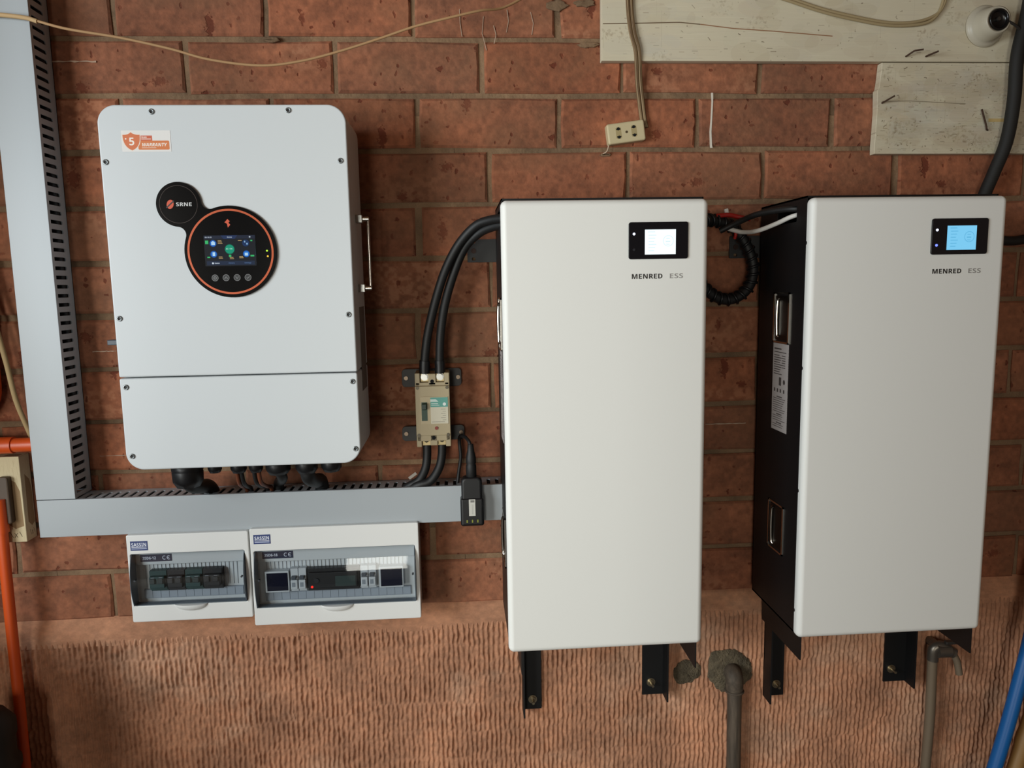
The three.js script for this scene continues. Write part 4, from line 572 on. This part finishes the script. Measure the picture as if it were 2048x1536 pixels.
{
  const steelPipe = M(0xffffff, 0.7, { metalness: 0.2, map: dataTex(128, 512, (i, j) => { const k = 0.65 + 0.6 * fbm(i * 0.07, j * 0.03, 4); return [92 * k, 80 * k, 67 * k]; }) });
  const o = thing('water_pipe', 'dark steel pipe with elbow coming out of a cement patch and going down', 'pipe');
  part(o, 'pipe', tube([[0.692, 0.55, 0.04], [0.693, 0.4, 0.04], [0.694, 0.2, 0.04], [0.695, 0.0, 0.04]], 0.0185, 24, 18), steelPipe);
  part(o, 'elbow', [tube([[0.69, 0.586, 0.005], [0.69, 0.586, 0.03], [0.6905, 0.575, 0.04], [0.691, 0.545, 0.0405]], 0.0225, 24, 18), at(new THREE.TorusGeometry(0.0225, 0.003, 8, 22).rotateX(Math.PI / 2), 0.691, 0.543, 0.0405)], steelPipe);
  const q = thing('tap_pipe', 'thin pale pipe with a small tap under the battery below the nailed board', 'pipe'), pale = M(0x7c6c58, 0.55, { metalness: 0.2 });
  part(q, 'pipe', tube([[1.224, 0.61, 0.045], [1.226, 0.44, 0.045], [1.222, 0.29, 0.045], [1.216, 0.0, 0.045]], 0.0125, 24, 14), pale);
  part(q, 'tap_body', [tube([[1.224, 0.6, 0.045], [1.226, 0.632, 0.046], [1.245, 0.64, 0.05], [1.275, 0.622, 0.055]], 0.0145, 20, 12), cylZ(1.236, 0.638, 0.0, 0.05, 0.012, 14), cylX(1.228, 1.262, 0.63, 0.055, 0.018, 8)], M(0x6e665c, 0.35, { metalness: 0.7 }));
  part(q, 'spout', tube([[1.27, 0.625, 0.055], [1.283, 0.6, 0.058], [1.29, 0.565, 0.06]], 0.009, 16, 10), pale);
  part(q, 'tap_lever', rbox(1.245, 1.3, 0.652, 0.66, 0.055, 0.068, 0.002), M(0x4a4642, 0.4, { metalness: 0.6 }));
}
single('blue_pipe', 'blue plastic pipe leaning in the corner beside the bamboo pole', 'pipe', tube([[1.235, 0.0, 0.16], [1.335, 0.355, 0.15], [1.387, 0.55, 0.14], [1.445, 0.78, 0.12], [1.6, 1.4, 0.04]], 0.0168, 40, 18), P(0x1463a8, 0.4, {}));
{
  const o = thing('bamboo_pole', 'tan bamboo pole with ringed joints leaning beside the blue pipe', 'bamboo pole'), bam = M(0x9a7440, 0.55), A = V(1.27, 0, 0.19), Bv = V(1.62, 0.95, 0.06), dir = Bv.clone().sub(A), len = dir.length(), prof = []; 
  for (let i = 0; i <= 60; i++) { const t = i / 60 * len, f = ((t + 0.1) % 0.22) / 0.22, r = 0.0185 + 0.003 * Math.exp(-Math.pow((f - 0.5) * 16, 2)); prof.push([r, t]); }
  const g = lathe([[0.0001, 0], ...prof, [0.0001, len]], 16); g.applyQuaternion(new THREE.Quaternion().setFromUnitVectors(V(0, 1, 0), dir.clone().normalize())); g.translate(A.x, A.y, A.z); part(o, 'culm', g, bam);
  single('grey_pole', 'thin grey metal pole leaning behind the bamboo pole', 'pole', tube([[1.34, 0.0, 0.15], [1.5, 0.5, 0.1], [1.66, 1.0, 0.04]], 0.012, 20, 12), M(0x6a6e74, 0.45, { metalness: 0.5 }));
}

// ---------------------------------------------------------------- pipes and odds at the other edge
{
  const o = thing('orange_conduit', 'orange plastic pipe standing upright beside the wooden block', 'pipe');
  part(o, 'pipe', tube([[-1.077, 1.13, 0.06], [-1.08, 0.9, 0.06], [-1.082, 0.6, 0.06], [-1.086, 0.3, 0.06], [-1.086, 0.0, 0.06]], 0.0122, 40, 18), orange);
  part(o, 'socket_end', at(cyl(0.015, 0.015, 0.08, 20), -1.0775, 1.09, 0.06), orange);
  const q = thing('orange_conduit', 'short orange plastic pipe with a coupling going in behind the upright trunking', 'pipe');
  part(q, 'pipe', cylX(-1.35, -0.93, 1.254, 0.045, 0.0165, 20), orange); part(q, 'coupling', cylX(-1.2, -1.04, 1.254, 0.045, 0.0195, 20), orange);
  const r = thing('orange_conduit', 'orange plastic pipe bend on the dark bricks beside the beige cord', 'pipe');
  part(r, 'pipe', tube([[-1.09, 2.2, 0.03], [-1.088, 1.8, 0.03], [-1.086, 1.46, 0.03]], 0.018, 20, 18), orange);
  part(r, 'bend', tube([[-1.086, 1.47, 0.03], [-1.086, 1.41, 0.03], [-1.089, 1.37, 0.03], [-1.105, 1.34, 0.03], [-1.135, 1.325, 0.03], [-1.25, 1.324, 0.03]], 0.0215, 36, 18), orange);
  single('beige_cord', 'beige cord slanting down the bricks to the upright trunking', 'cable', tube([[-1.095, 1.8, 0.04], [-1.068, 1.6, 0.045], [-1.055, 1.545, 0.045], [-1.038, 1.45, 0.045], [-1.028, 1.36, 0.04], [-1.02, 1.29, 0.02], [-1.012, 1.25, 0.012]], 0.0058, 40, 10), beigeCord);
  const bl = thing('wooden_block', 'cream wooden block with pencil marks fixed to the bricks beside the trunking', 'wooden block', [-1.063, 1.02, 0.002]);
  const blockTex = canvasTex(192, 640, (g, W, H) => { seed = 33; g.fillStyle = '#cdbd98'; g.fillRect(0, 0, W, H); for (let i = 0; i < 260; i++) { g.globalAlpha = rr(0.05, 0.25); g.fillStyle = rnd() < 0.5 ? '#e6dabc' : '#8d7650'; g.fillRect(rnd() * W, rnd() * H, rr(1, 3), rr(10, 90)); } g.globalAlpha = 0.75; g.fillStyle = '#7d5f3c'; g.beginPath(); g.moveTo(70, 140); g.lineTo(150, 190); g.lineTo(178, 260); g.lineTo(182, 520); g.lineTo(120, 540); g.lineTo(60, 500); g.closePath(); g.fill(); g.globalAlpha = 1; g.strokeStyle = '#4a3c28'; g.lineWidth = 4; for (const [a, b, c, d] of [[70, 560, 96, 606], [106, 572, 128, 606], [128, 572, 106, 606], [144, 562, 160, 600]]) { g.beginPath(); g.moveTo(a, b); g.lineTo(c, d); g.stroke(); } });
  part(bl, 'timber', rbox(-0.03, 0.03, 0, 0.206, 0, 0.042, 0.0015), M(0xffffff, 0.8, { map: blockTex }));
  single('toggle_switch', 'long brown switch body mounted on the wooden block', 'switch', at(extrude(rrect(0.024, 0.112, 0.006), 0.016, 0.003, 2), -1.066, 1.125, 0.0445), M(0x4e3d2c, 0.55));
  single('hose_fitting', 'dark ribbed hose fitting standing at the foot of the orange pipe', 'fitting', at(lathe([[0.0001, -0.11], [0.05, -0.11], [0.05, 0.3], [0.056, 0.31], [0.056, 0.345], [0.048, 0.355], [0.048, 0.4], [0.054, 0.41], [0.054, 0.425], [0.046, 0.435], [0.046, 0.48], [0.05, 0.49], [0.05, 0.52], [0.03, 0.55], [0.0001, 0.55]], 24), -1.092, 0.11, 0.155), M(0x1a1715, 0.6));
}

renderer.render(scene, camera);
